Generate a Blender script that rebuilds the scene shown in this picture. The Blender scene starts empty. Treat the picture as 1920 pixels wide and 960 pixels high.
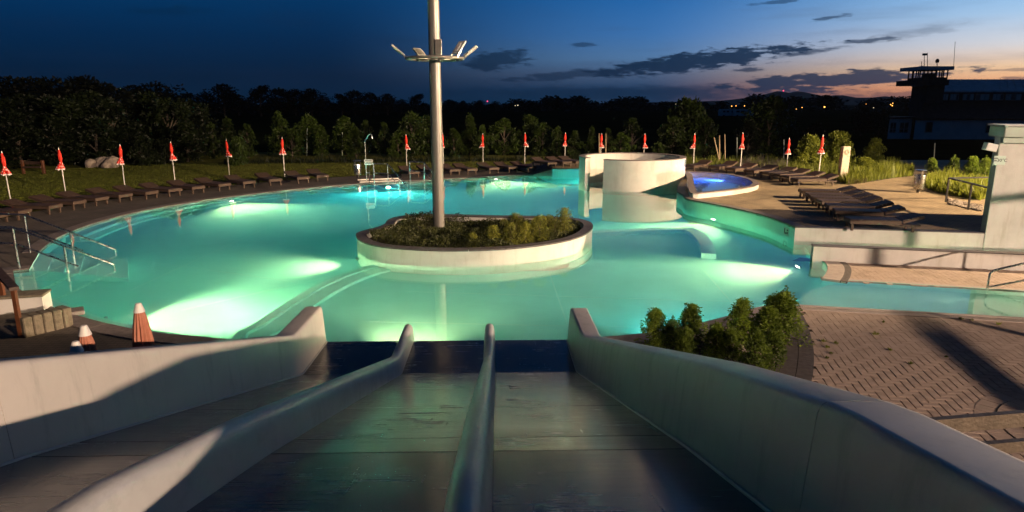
import bpy, bmesh, math, random
from math import sin, cos, pi, radians, atan2, sqrt, hypot
from mathutils import Vector, Matrix
from mathutils.geometry import tessellate_polygon

random.seed(7)
SC = bpy.context.scene
COL = SC.collection

# ------------------------------------------------------------------ camera
CAM_H, FOC, PITCH = 4.2, 1250.0, math.atan(285 / 1250.0)
cd = bpy.data.cameras.new('camera'); cam = bpy.data.objects.new('camera', cd); COL.objects.link(cam)
cam.location = (0, 0, CAM_H); cam.rotation_euler = (pi / 2 - PITCH, 0, 0)
cd.sensor_width = 36.0; cd.lens = 36.0 * FOC / 1920.0
cd.clip_start = 0.05; cd.clip_end = 30000
SC.camera = cam

def ray(u, v):
    tx, tv = (u - 960) / FOC, (480 - v) / FOC
    return Vector((tx, cos(PITCH) + tv * sin(PITCH), -sin(PITCH) + tv * cos(PITCH)))
def P(u, v, z=0.0):
    """the point at height z that the photograph shows at (u, v)"""
    d = ray(u, v); t = (z - CAM_H) / d.z
    return (d.x * t, d.y * t)
def PY(u, v, y):
    d = ray(u, v); t = y / d.y
    return Vector((d.x * t, y, CAM_H + d.z * t))
def AZEL(u, v):
    d = ray(u, v).normalized()
    return atan2(d.x, d.y), math.asin(d.z)

# ------------------------------------------------------------------ sky
W = bpy.data.worlds.new('World'); SC.world = W; W.use_nodes = True
WT = W.node_tree; WT.nodes.clear()
def N(tree, t, **kw):
    n = tree.nodes.new(t)
    for k, v in kw.items(): setattr(n, k, v)
    return n
def math_n(tree, op, a, b=None, c=None, clamp=False):
    n = N(tree, 'ShaderNodeMath', operation=op, use_clamp=clamp)
    for i, x in enumerate((a, b, c)):
        if x is None: continue
        if isinstance(x, (int, float)): n.inputs[i].default_value = x
        else: tree.links.new(x, n.inputs[i])
    return n.outputs[0]
def mix_c(tree, fac, a, b):
    n = N(tree, 'ShaderNodeMix', data_type='RGBA')
    for i, x in ((0, fac), (6, a), (7, b)):
        if isinstance(x, (int, float)): n.inputs[i].default_value = x
        elif isinstance(x, tuple): n.inputs[i].default_value = (*x[:3], 1)
        else: tree.links.new(x, n.inputs[i])
    return n.outputs[2]
def lin(r, g, b):
    f = lambda c: (c / 255 / 12.92) if c / 255 <= 0.04045 else ((c / 255 + 0.055) / 1.055) ** 2.4
    return (f(r), f(g), f(b))
def ramp(tree, fac, stops, interp='LINEAR'):
    n = N(tree, 'ShaderNodeValToRGB'); cr = n.color_ramp; cr.interpolation = interp
    while len(cr.elements) < len(stops): cr.elements.new(0.5)
    for e, (p, c) in zip(cr.elements, stops):
        e.position = p; e.color = (*c, 1) if len(c) == 3 else c
    tree.links.new(fac, n.inputs[0])
    return n.outputs[0]
def smooth(tree, x, lo, hi):
    n = N(tree, 'ShaderNodeMapRange', interpolation_type='SMOOTHSTEP')
    tree.links.new(x, n.inputs[0]); n.inputs[1].default_value = lo; n.inputs[2].default_value = hi
    return n.outputs[0]

tc = N(WT, 'ShaderNodeTexCoord'); sep = N(WT, 'ShaderNodeSeparateXYZ')
WT.links.new(tc.outputs['Generated'], sep.inputs[0])
AZ = math_n(WT, 'ARCTAN2', sep.outputs[0], sep.outputs[1])
EL = math_n(WT, 'ARCSINE', sep.outputs[2])
ELP = math_n(WT, 'MAXIMUM', EL, 0.0)
eln = math_n(WT, 'DIVIDE', ELP, pi / 2)
deg = lambda d: d / 90.0
# the night side and the afterglow side of one twilight sky
night = ramp(WT, eln, [(0, lin(4, 30, 54)), (deg(2), lin(2, 26, 50)), (deg(5), lin(1, 36, 70)), (deg(9), lin(0, 50, 94)), (deg(22), lin(1, 18, 40)), (1, lin(1, 8, 20))])
mid = ramp(WT, eln, [(0, lin(16, 46, 74)), (deg(1.2), lin(26, 58, 92)), (deg(2.4), lin(70, 92, 124)), (deg(3.6), lin(78, 116, 158)), (deg(5.5), lin(56, 108, 166)), (deg(8.5), lin(28, 94, 158)), (deg(22), lin(8, 34, 68)), (deg(50), lin(2, 13, 30)), (1, lin(1, 8, 20))])
glow = ramp(WT, eln, [(0, lin(176, 110, 86)), (deg(1.2), lin(248, 168, 112)), (deg(2.4), lin(248, 204, 156)), (deg(4.0), lin(208, 208, 212)), (deg(6), lin(160, 192, 222)), (deg(8.5), lin(108, 168, 220)), (deg(22), lin(20, 54, 98)), (deg(50), lin(2, 13, 30)), (1, lin(1, 8, 20))])
SUN_AZ = radians(46)
daz = math_n(WT, 'ABSOLUTE', math_n(WT, 'SUBTRACT', AZ, SUN_AZ))
daz = math_n(WT, 'MINIMUM', daz, math_n(WT, 'SUBTRACT', 2 * pi, daz))
gf = smooth(WT, daz, radians(60), radians(4))
sky = mix_c(WT, smooth(WT, daz, radians(62), radians(30)), night, mid)
sky = mix_c(WT, smooth(WT, daz, radians(36), radians(6)), sky, glow)
# clouds: noise in (azimuth, elevation), stretched along the horizon
cv = N(WT, 'ShaderNodeCombineXYZ'); WT.links.new(AZ, cv.inputs[0]); WT.links.new(EL, cv.inputs[1])
def noise(tree, vec, sx, sy, det=6, rough=0.6, off=0.0):
    m = N(tree, 'ShaderNodeMapping'); tree.links.new(vec, m.inputs[0])
    m.inputs['Scale'].default_value = (sx, sy, 1); m.inputs['Location'].default_value = (off, off * .7, off * .3)
    n = N(tree, 'ShaderNodeTexNoise'); n.inputs['Scale'].default_value = 1; n.inputs['Detail'].default_value = det; n.inputs['Roughness'].default_value = rough
    tree.links.new(m.outputs[0], n.inputs[0]); return n.outputs[0]
n1 = noise(WT, cv.outputs[0], 24, 105, 8, .64)
n2 = noise(WT, cv.outputs[0], 5, 46, 5, .6, 3.1)
n3 = noise(WT, cv.outputs[0], 60, 260, 6, .62, 7.7)
wisp = smooth(WT, n2, .5, .72)
wfade = math_n(WT, 'MULTIPLY', wisp, smooth(WT, EL, radians(14), radians(3)))
sky = mix_c(WT, math_n(WT, 'MULTIPLY', wfade, .25), sky, mix_c(WT, gf, lin(14, 36, 66), lin(88, 98, 124)))
def cloud(u, v, hw, hh, tilt, strength=1.0, soft=.55, edge=.9, shear=0):
    """one cloud, centred where the photograph shows it in the sky"""
    a0, e0 = AZEL(u, v); k = 1 / FOC
    x = math_n(WT, 'SUBTRACT', AZ, a0); y = math_n(WT, 'SUBTRACT', EL, e0)
    yy = math_n(WT, 'SUBTRACT', y, math_n(WT, 'MULTIPLY', x, tilt))
    x = math_n(WT, 'DIVIDE', x, hw * k); yy = math_n(WT, 'DIVIDE', yy, hh * k)
    d = math_n(WT, 'SQRT', math_n(WT, 'ADD', math_n(WT, 'MULTIPLY', x, x), math_n(WT, 'MULTIPLY', yy, yy)))
    d = math_n(WT, 'ADD', d, math_n(WT, 'MULTIPLY', math_n(WT, 'SUBTRACT', n1, .5), -edge * 2.6))
    d = math_n(WT, 'ADD', d, math_n(WT, 'MULTIPLY', math_n(WT, 'SUBTRACT', n3, .5), -edge * 1.5))
    return math_n(WT, 'MULTIPLY', smooth(WT, d, 1.0, 1.0 - soft), strength)
masks = [cloud(1300, 116, 215, 18, .10, .96, .4), cloud(1560, 152, 200, 17, .05, .92, .4), cloud(1180, 174, 460, 17, 0.0, .8, .8, .5), cloud(1520, 182, 260, 9, 0.0, .35, .7, .4),
         cloud(925, 114, 78, 22, .10, .8), cloud(1060, 141, 140, 10, .08, .7), cloud(1642, 75, 52, 6, .06, .8, .7), cloud(1515, 98, 95, 5, .13, .75, .7),
         cloud(1405, 131, 32, 5, 0, .8), cloud(1555, 33, 30, 5, 0.1, .7), cloud(1452, 4, 45, 4, .05, .6), cloud(1095, 84, 28, 5, 0, .6), cloud(1900, 131, 60, 2.5, 0, .45),
         cloud(1720, 62, 85, 12, .1, .32, .9), cloud(1700, 178, 170, 6, 0.02, .5), cloud(330, 20, 90, 9, .05, .35, .9), cloud(1910, 148, 28, 5, 0, .6)]
cm = masks[0]
for m in masks[1:]: cm = math_n(WT, 'MAXIMUM', cm, m)
sky = mix_c(WT, cm, sky, mix_c(WT, gf, lin(2, 28, 52), lin(18, 46, 76)))
# faint scattered twilight of the physical sky on top
nis = N(WT, 'ShaderNodeTexSky', sky_type='NISHITA'); nis.sun_disc = False
nis.sun_elevation = radians(-3.0); nis.sun_rotation = SUN_AZ; nis.altitude = 150
bg1 = N(WT, 'ShaderNodeBackground'); WT.links.new(sky, bg1.inputs[0]); bg1.inputs[1].default_value = 1.25
bg2 = N(WT, 'ShaderNodeBackground'); WT.links.new(nis.outputs[0], bg2.inputs[0]); bg2.inputs[1].default_value = 0.006
add = N(WT, 'ShaderNodeAddShader'); out = N(WT, 'ShaderNodeOutputWorld')
WT.links.new(bg1.outputs[0], add.inputs[0]); WT.links.new(bg2.outputs[0], add.inputs[1]); WT.links.new(add.outputs[0], out.inputs[0])

# ------------------------------------------------------------------ light
def aim(o, loc, target):
    o.location = loc; o.rotation_euler = (Vector(target) - Vector(loc)).to_track_quat('-Z', 'Y').to_euler()
# the set sun's last glow, low over the far building
sl = bpy.data.lights.new('sun', 'SUN'); sl.energy = 0.02; sl.angle = radians(12); sl.color = (1, .7, .55)
so = bpy.data.objects.new('sun', sl); COL.objects.link(so)
aim(so, (sin(SUN_AZ) * 50, cos(SUN_AZ) * 50, 3), (0, 0, 0))
def flood(name, loc, target, watts, col, size, deg_, blend=.35):
    l = bpy.data.lights.new(name, 'SPOT'); l.energy = watts; l.color = col; l.shadow_soft_size = size
    l.spot_size = radians(deg_); l.spot_blend = blend
    o = bpy.data.objects.new(name, l); COL.objects.link(o); aim(o, loc, target); return o
# the bath's floodlights: one on the bath house behind and right of the slide tower, one on its far corner
flood('floodlight', (40, -30, 14), (-14, 30, 0.5), 200000, (1, .72, .52), .35, 62, .25)
flood('floodlight.001', (36, 19, 9.5), (6, 31, 0.0), 120000, (1, .71, .42), .22, 70)

SC.view_settings.view_transform = 'Standard'; SC.view_settings.look = 'None'
SC.view_settings.exposure = 0.0; SC.view_settings.gamma = 1.0; SC.view_settings.use_curve_mapping = False
SC.render.engine = 'CYCLES'
cy = SC.cycles
cy.use_denoising = True
try: cy.denoiser = 'OPENIMAGEDENOISE'
except Exception: pass
cy.max_bounces = 10; cy.diffuse_bounces = 4; cy.glossy_bounces = 5; cy.transmission_bounces = 8; cy.transparent_max_bounces = 12; cy.volume_bounces = 1
cy.sample_clamp_indirect = 60.0; cy.sample_clamp_direct = 0.0; cy.blur_glossy = 0.4
cy.use_light_tree = True

# ------------------------------------------------------------------ materials
MATS = {}
def pm(name, col, rough=.6, metal=0, spec=.5, bump=0, bscale=40, var=0, vscale=6, coat=0, var2=None, det=5, stretch=None):
    """principled material with noise-driven colour variation, roughness variation and fine relief"""
    m = bpy.data.materials.new(name); m.use_nodes = True; t = m.node_tree; b = t.nodes['Principled BSDF']
    b.inputs['Base Color'].default_value = (*col, 1); b.inputs['Roughness'].default_value = rough; b.inputs['Metallic'].default_value = metal
    b.inputs['Specular IOR Level'].default_value = spec
    if coat: b.inputs['Coat Weight'].default_value = coat; b.inputs['Coat Roughness'].default_value = .2
    tcn = N(t, 'ShaderNodeTexCoord'); vec = tcn.outputs['Object']
    if stretch:
        mp = N(t, 'ShaderNodeMapping'); mp.inputs['Scale'].default_value = stretch; t.links.new(vec, mp.inputs[0]); vec = mp.outputs[0]
    if var:
        n = N(t, 'ShaderNodeTexNoise'); n.inputs['Scale'].default_value = vscale; n.inputs['Detail'].default_value = det; n.inputs['Roughness'].default_value = .65; t.links.new(vec, n.inputs[0])
        c2 = var2 or tuple(c * (1 - var) for c in col); c3 = tuple(min(1, c * (1 + var * .6)) for c in col)
        r = ramp(t, n.outputs[0], [(.3, c2), (.52, col), (.72, c3)]); t.links.new(r, b.inputs['Base Color'])
        rr = N(t, 'ShaderNodeMapRange'); t.links.new(n.outputs[0], rr.inputs[0]); rr.inputs[1].default_value = .3; rr.inputs[2].default_value = .7
        rr.inputs[3].default_value = min(1, rough * 1.15); rr.inputs[4].default_value = rough * .85; t.links.new(rr.outputs[0], b.inputs['Roughness'])
    if bump:
        n = N(t, 'ShaderNodeTexNoise'); n.inputs['Scale'].default_value = bscale; n.inputs['Detail'].default_value = 6; t.links.new(vec, n.inputs[0])
        bp = N(t, 'ShaderNodeBump'); bp.inputs['Strength'].default_value = bump; bp.inputs['Distance'].default_value = .02; t.links.new(n.outputs[0], bp.inputs['Height']); t.links.new(bp.outputs[0], b.inputs['Normal'])
    MATS[name] = m; return m
def leaf_mat(name, col, col2, trans=.35, rough=.5):
    m = bpy.data.materials.new(name); m.use_nodes = True; t = m.node_tree; b = t.nodes['Principled BSDF']
    tcn = N(t, 'ShaderNodeTexCoord'); n = N(t, 'ShaderNodeTexNoise'); n.inputs['Scale'].default_value = 3.5; n.inputs['Detail'].default_value = 8; t.links.new(tcn.outputs['Object'], n.inputs[0])
    oi = N(t, 'ShaderNodeObjectInfo')
    s = math_n(t, 'ADD', n.outputs[0], math_n(t, 'MULTIPLY', math_n(t, 'SUBTRACT', oi.outputs['Random'], .5), .25))
    r = ramp(t, s, [(.32, col2), (.68, col)]); t.links.new(r, b.inputs['Base Color']); b.inputs['Roughness'].default_value = rough; b.inputs['Specular IOR Level'].default_value = .3
    tr = N(t, 'ShaderNodeBsdfTranslucent'); t.links.new(r, tr.inputs[0])
    mx = N(t, 'ShaderNodeMixShader'); mx.inputs[0].default_value = trans; t.links.new(b.outputs[0], mx.inputs[1]); t.links.new(tr.outputs[0], mx.inputs[2])
    t.links.new(mx.outputs[0], t.nodes['Material Output'].inputs[0]); MATS[name] = m; return m
def emit(name, col, s):
    m = bpy.data.materials.new(name); m.use_nodes = True; t = m.node_tree; t.nodes.clear()
    e = N(t, 'ShaderNodeEmission'); e.inputs[0].default_value = (*col, 1); e.inputs[1].default_value = s
    o = N(t, 'ShaderNodeOutputMaterial'); t.links.new(e.outputs[0], o.inputs[0]); MATS[name] = m; return m

pm('plaster', (.53, .51, .48), .75, bump=.12, bscale=30, var=.10, vscale=2.2)
pm('liner', (.40, .74, .68), .7, var=.07, vscale=.8)
pm('liner_step', (.50, .78, .71), .7, var=.07, vscale=1.2)
pm('coping', (.20, .165, .15), .65, bump=.2, bscale=60, var=.22, vscale=9)
pm('coping_dark', (.085, .075, .078), .6, bump=.2, bscale=60, var=.25, vscale=7)
pm('stone_edge', (.36, .30, .27), .7, bump=.2, bscale=70, var=.15, vscale=8)
pm('paver', (.37, .28, .225), .8, bump=.35, bscale=90, var=.24, vscale=3.0)
pm('joint', (.018, .015, .012), .95, bump=.5, bscale=80, var=.5, vscale=14)
pm('kerb', (.085, .07, .065), .8, bump=.3, bscale=70, var=.2, vscale=10)
pm('concrete', (.15, .125, .088), .9, bump=.5, bscale=45, var=.35, vscale=9)
pm('slide_wall', (.50, .465, .42), .42, bump=.05, bscale=12, var=.07, vscale=1.6)
pm('slide_rim', (.40, .40, .39), .33, bump=.08, bscale=20, var=.10, vscale=3.0)
pm('steel', (.56, .55, .52), .28, metal=1, var=.12, vscale=12)
pm('dark_steel', (.07, .07, .075), .4, metal=.7, var=.2, vscale=12)
pm('rust_steel', (.12, .095, .07), .55, metal=.55, bump=.2, bscale=60, var=.45, vscale=9)
pm('mast', (.21, .195, .175), .38, metal=.35, bump=.04, bscale=25, var=.10, vscale=5, stretch=(1, 1, .15))
pm('white_paint', (.72, .68, .62), .5, var=.06, vscale=8)
pm('lamp_case', (.62, .62, .58), .45, var=.08, vscale=12)
pm('lamp_glass', (.26, .26, .24), .12, spec=.8, var=.2, vscale=20)
pm('wood', (.055, .032, .021), .55, bump=.4, bscale=20, var=.45, vscale=7, stretch=(1, 6, 6))
pm('wood_grey', (.085, .052, .034), .65, bump=.4, bscale=20, var=.42, vscale=7, stretch=(1, 6, 6))
pm('wood_dark', (.045, .024, .015), .6, bump=.4, bscale=20, var=.45, vscale=7)
pm('wood_rail', (.11, .038, .014), .5, bump=.3, bscale=25, var=.4, vscale=8)
pm('stake', (.34, .26, .16), .8, bump=.4, bscale=30, var=.3, vscale=10)
pm('bark', (.06, .045, .032), .9, bump=.6, bscale=25, var=.4, vscale=10)
pm('parasol_cloth', (.42, .165, .10), .8, bump=.2, bscale=80, var=.12, vscale=14)
pm('soil', (.035, .026, .018), .95, bump=.6, bscale=40, var=.5, vscale=9)
pm('pebble', (.30, .25, .21), .8, bump=.2, bscale=60, var=.4, vscale=5)
pm('rock', (.28, .23, .19), .9, bump=.5, bscale=18, var=.35, vscale=4)
pm('stele', (.42, .36, .27), .9, bump=.5, bscale=30, var=.35, vscale=9)
pm('field', (.020, .026, .010), 1, spec=0.0, bump=.3, bscale=2, var=.5, vscale=.05)
pm('hill', (.030, .042, .040), 1.0, spec=0, var=.3, vscale=.01)
pm('house_wall', (.58, .56, .55), .9, bump=.2, bscale=6, var=.15, vscale=1)
pm('house_dark', (.06, .045, .04), .8, var=.3, vscale=2)
pm('roof_metal', (.55, .58, .62), .45, metal=.2, var=.25, vscale=1.5)
pm('roof_red', (.055, .026, .022), .8, var=.35, vscale=2)
pm('window_glass', (.03, .035, .045), .08, spec=.9)
pm('window_frame', (.34, .33, .31), .6)
pm('window_pale', (.52, .50, .47), .3, var=.5, vscale=1.2)  # pale base colour stands in for light reflected by the panes
pm('hut_paint', (.38, .44, .38), .6, bump=.1, bscale=20, var=.08, vscale=4)
pm('sign_white', (.50, .62, .54), .5)
pm('sign_black', (.012, .012, .014), .5)
pm('sign_blue', (.012, .02, .06), .4)
pm('van_white', (.5, .5, .52), .4)
pm('grate', (.52, .44, .38), .5, bump=.2, bscale=80, var=.1, vscale=30)
leaf_mat('leaf_far', (.012, .016, .007), (.005, .007, .004), .2)
leaf_mat('leaf_hedge', (.014, .023, .006), (.004, .007, .003), .35)
leaf_mat('leaf_sapling', (.052, .088, .012), (.008, .014, .004), .4)
leaf_mat('leaf_bright', (.24, .27, .03), (.08, .10, .014), .45)
leaf_mat('leaf_box', (.215, .30, .03), (.055, .085, .014), .4)
leaf_mat('leaf_cover', (.075, .085, .02), (.022, .028, .009), .3)
leaf_mat('leaf_pine', (.25, .26, .034), (.065, .075, .014), .35)
leaf_mat('blade', (.20, .23, .03), (.06, .075, .012), .45)
leaf_mat('blade_dry', (.13, .11, .05), (.06, .055, .025), .4)
leaf_mat('lavender', (.13, .10, .12), (.05, .05, .03), .3)
emit('lens', (1, .92, .70), 26.0); emit('lens_blue', (.25, .35, 1), 14.0)
emit('sodium', (1, .42, .08), 4.0); emit('town_white', (1, .82, .5), 2.0); emit('red_beacon', (1, .05, .12), 5.0)
emit('awning_lit', (1, .42, .2), .5)

def grime(name, col, scale3, amount, dark):
    """run-off streaks and water marks over an existing material"""
    t = MATS[name].node_tree; b = t.nodes['Principled BSDF']; src = b.inputs['Base Color'].links[0].from_socket; t.links.remove(b.inputs['Base Color'].links[0])
    tcn = N(t, 'ShaderNodeTexCoord'); mp = N(t, 'ShaderNodeMapping'); mp.inputs['Scale'].default_value = scale3; t.links.new(tcn.outputs['Object'], mp.inputs[0])
    n = N(t, 'ShaderNodeTexNoise'); n.inputs['Scale'].default_value = 1; n.inputs['Detail'].default_value = 7; n.inputs['Roughness'].default_value = .7; t.links.new(mp.outputs[0], n.inputs[0])
    f = math_n(t, 'MULTIPLY', smooth(t, n.outputs[0], .50, .72), amount)
    t.links.new(mix_c(t, f, src, dark), b.inputs['Base Color'])
grime('slide_wall', None, (7, 5, .9), .45, (.22, .21, .19)); grime('plaster', None, (3.5, 3.5, .55), .40, (.30, .26, .20)); grime('slide_rim', None, (9, 3, 6), .4, (.2, .2, .19))
def red_cloth():
    m = pm('red_cloth', (.72, .035, .018), .6, spec=.3); t = m.node_tree; b = t.nodes['Principled BSDF']
    tcn = N(t, 'ShaderNodeTexCoord'); s = N(t, 'ShaderNodeSeparateXYZ'); t.links.new(tcn.outputs['Object'], s.inputs[0])
    n = N(t, 'ShaderNodeTexNoise'); n.inputs['Scale'].default_value = 16; n.inputs['Detail'].default_value = 1; t.links.new(tcn.outputs['Object'], n.inputs[0])
    ink = smooth(t, n.outputs[0], .56, .60)
    band = math_n(t, 'MULTIPLY', smooth(t, s.outputs[2], 1.36, 1.40), smooth(t, s.outputs[2], 1.66, 1.60))
    hem = smooth(t, s.outputs[2], 1.335, 1.325)
    f = math_n(t, 'MAXIMUM', math_n(t, 'MULTIPLY', ink, band), hem)
    c = mix_c(t, f, (.72, .035, .018), (.80, .70, .66)); t.links.new(c, b.inputs['Base Color'])
red_cloth()
def brick_mat(name, c1, c2, mortar, scale, bw=.5, rh=.25, off=.5):
    m = pm(name, c1, .82); t = m.node_tree; b = t.nodes['Principled BSDF']
    tcn = N(t, 'ShaderNodeTexCoord'); br = N(t, 'ShaderNodeTexBrick'); br.offset = off
    br.inputs['Color1'].default_value = (*c1, 1); br.inputs['Color2'].default_value = (*c2, 1); br.inputs['Mortar'].default_value = (*mortar, 1)
    br.inputs['Scale'].default_value = scale; br.inputs['Mortar Size'].default_value = .018; br.inputs['Brick Width'].default_value = bw; br.inputs['Row Height'].default_value = rh; br.inputs['Mortar Smooth'].default_value = .3
    t.links.new(tcn.outputs['Object'], br.inputs[0])
    n = N(t, 'ShaderNodeTexNoise'); n.inputs['Scale'].default_value = 1.1; n.inputs['Detail'].default_value = 6; t.links.new(tcn.outputs['Object'], n.inputs[0])
    v = ramp(t, n.outputs[0], [(.3, (.62, .62, .62)), (.7, (1.1, 1.1, 1.1))])
    mu = N(t, 'ShaderNodeMix', data_type='RGBA', blend_type='MULTIPLY'); mu.inputs[0].default_value = 1; t.links.new(br.outputs[0], mu.inputs[6]); t.links.new(v, mu.inputs[7]); t.links.new(mu.outputs[2], b.inputs['Base Color'])
    bp = N(t, 'ShaderNodeBump'); bp.inputs['Strength'].default_value = .6; bp.inputs['Distance'].default_value = .012; bp.invert = True
    t.links.new(br.outputs['Fac'], bp.inputs['Height']); t.links.new(bp.outputs[0], b.inputs['Normal'])
brick_mat('deck_paving', (.135, .108, .09), (.105, .085, .072), (.04, .034, .03), 2.6)
brick_mat('terrace_paving', (.40, .30, .18), (.31, .23, .135), (.10, .075, .045), 2.4)
def lawn_mat():
    m = pm('lawn', (.05, .06, .012), .95, spec=.05); t = m.node_tree; b = t.nodes['Principled BSDF']; tcn = N(t, 'ShaderNodeTexCoord')
    n = N(t, 'ShaderNodeTexNoise'); n.inputs['Scale'].default_value = .45; n.inputs['Detail'].default_value = 9; n.inputs['Roughness'].default_value = .7; t.links.new(tcn.outputs['Object'], n.inputs[0])
    n_ = N(t, 'ShaderNodeTexNoise'); n_.inputs['Scale'].default_value = 14; n_.inputs['Detail'].default_value = 5; t.links.new(tcn.outputs['Object'], n_.inputs[0])
    s = math_n(t, 'ADD', math_n(t, 'MULTIPLY', n.outputs[0], .55), math_n(t, 'MULTIPLY', n_.outputs[0], .45))
    t.links.new(ramp(t, s, [(.34, (.06, .068, .013)), (.5, (.12, .125, .026)), (.66, (.18, .17, .042))]), b.inputs['Base Color'])
    bp = N(t, 'ShaderNodeBump'); bp.inputs['Strength'].default_value = 1; bp.inputs['Distance'].default_value = .04; t.links.new(n_.outputs[0], bp.inputs['Height']); t.links.new(bp.outputs[0], b.inputs['Normal'])
lawn_mat()
def lane_mat():
    """wet polished lane: scratches, dried water marks and scuffs in colour and gloss"""
    m = pm('lane', (.10, .105, .11), .3); t = m.node_tree; b = t.nodes['Principled BSDF']; tcn = N(t, 'ShaderNodeTexCoord')
    def nz(sc, scale3, det=6, r=.65):
        mp = N(t, 'ShaderNodeMapping'); mp.inputs['Scale'].default_value = scale3; t.links.new(tcn.outputs['Object'], mp.inputs[0])
        n = N(t, 'ShaderNodeTexNoise'); n.inputs['Scale'].default_value = sc; n.inputs['Detail'].default_value = det; n.inputs['Roughness'].default_value = r; t.links.new(mp.outputs[0], n.inputs[0]); return n.outputs[0]
    cross = nz(1.0, (1.0, 34, 4), 4, .55); along = nz(1.0, (30, 1.0, 1)); blot = nz(1.6, (1, .8, 1), 8)
    scratch = smooth(t, along, .60, .68)
    s = math_n(t, 'ADD', math_n(t, 'MULTIPLY', cross, .45), math_n(t, 'MULTIPLY', blot, .55))
    t.links.new(ramp(t, s, [(.30, (.024, .026, .030)), (.5, (.032, .034, .037)), (.72, (.044, .045, .045))]), b.inputs['Base Color'])
    rr = N(t, 'ShaderNodeMapRange'); t.links.new(s, rr.inputs[0]); rr.inputs[1].default_value = .35; rr.inputs[2].default_value = .65; rr.inputs[3].default_value = .30; rr.inputs[4].default_value = .17
    ro = math_n(t, 'ADD', rr.outputs[0], math_n(t, 'MULTIPLY', scratch, .03)); t.links.new(ro, b.inputs['Roughness'])
    b.inputs['Specular IOR Level'].default_value = .6
    bp = N(t, 'ShaderNodeBump'); bp.inputs['Strength'].default_value = .012; bp.inputs['Distance'].default_value = .01; t.links.new(cross, bp.inputs['Height']); t.links.new(bp.outputs[0], b.inputs['Normal'])
lane_mat()
def water_mat(name, sig_col, dens, scat=0.0, scol=(.5, .9, .8)):
    m = bpy.data.materials.new(name); m.use_nodes = True; t = m.node_tree; t.nodes.clear()
    g = N(t, 'ShaderNodeBsdfGlass'); g.inputs['IOR'].default_value = 1.33; g.inputs['Roughness'].default_value = 0.0
    tcn = N(t, 'ShaderNodeTexCoord'); n = N(t, 'ShaderNodeTexNoise'); n.inputs['Scale'].default_value = 1.1; n.inputs['Detail'].default_value = 2; t.links.new(tcn.outputs['Object'], n.inputs[0])
    bp = N(t, 'ShaderNodeBump'); bp.inputs['Strength'].default_value = .016; bp.inputs['Distance'].default_value = .02; t.links.new(n.outputs[0], bp.inputs['Height']); t.links.new(bp.outputs[0], g.inputs['Normal'])
    va = N(t, 'ShaderNodeVolumeAbsorption'); va.inputs[0].default_value = (*sig_col, 1); va.inputs[1].default_value = dens
    o = N(t, 'ShaderNodeOutputMaterial'); t.links.new(g.outputs[0], o.inputs[0])
    if scat:
        vs = N(t, 'ShaderNodeVolumeScatter'); vs.inputs[0].default_value = (*scol, 1); vs.inputs[1].default_value = scat
        ad = N(t, 'ShaderNodeAddShader'); t.links.new(va.outputs[0], ad.inputs[0]); t.links.new(vs.outputs[0], ad.inputs[1]); t.links.new(ad.outputs[0], o.inputs[1])
    else: t.links.new(va.outputs[0], o.inputs[1])
    MATS[name] = m
water_mat('water', (.40, .87, .94), .32, .004, (.95, 1, .95))
water_mat('water_blue', (.10, .55, .97), .9)

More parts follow.
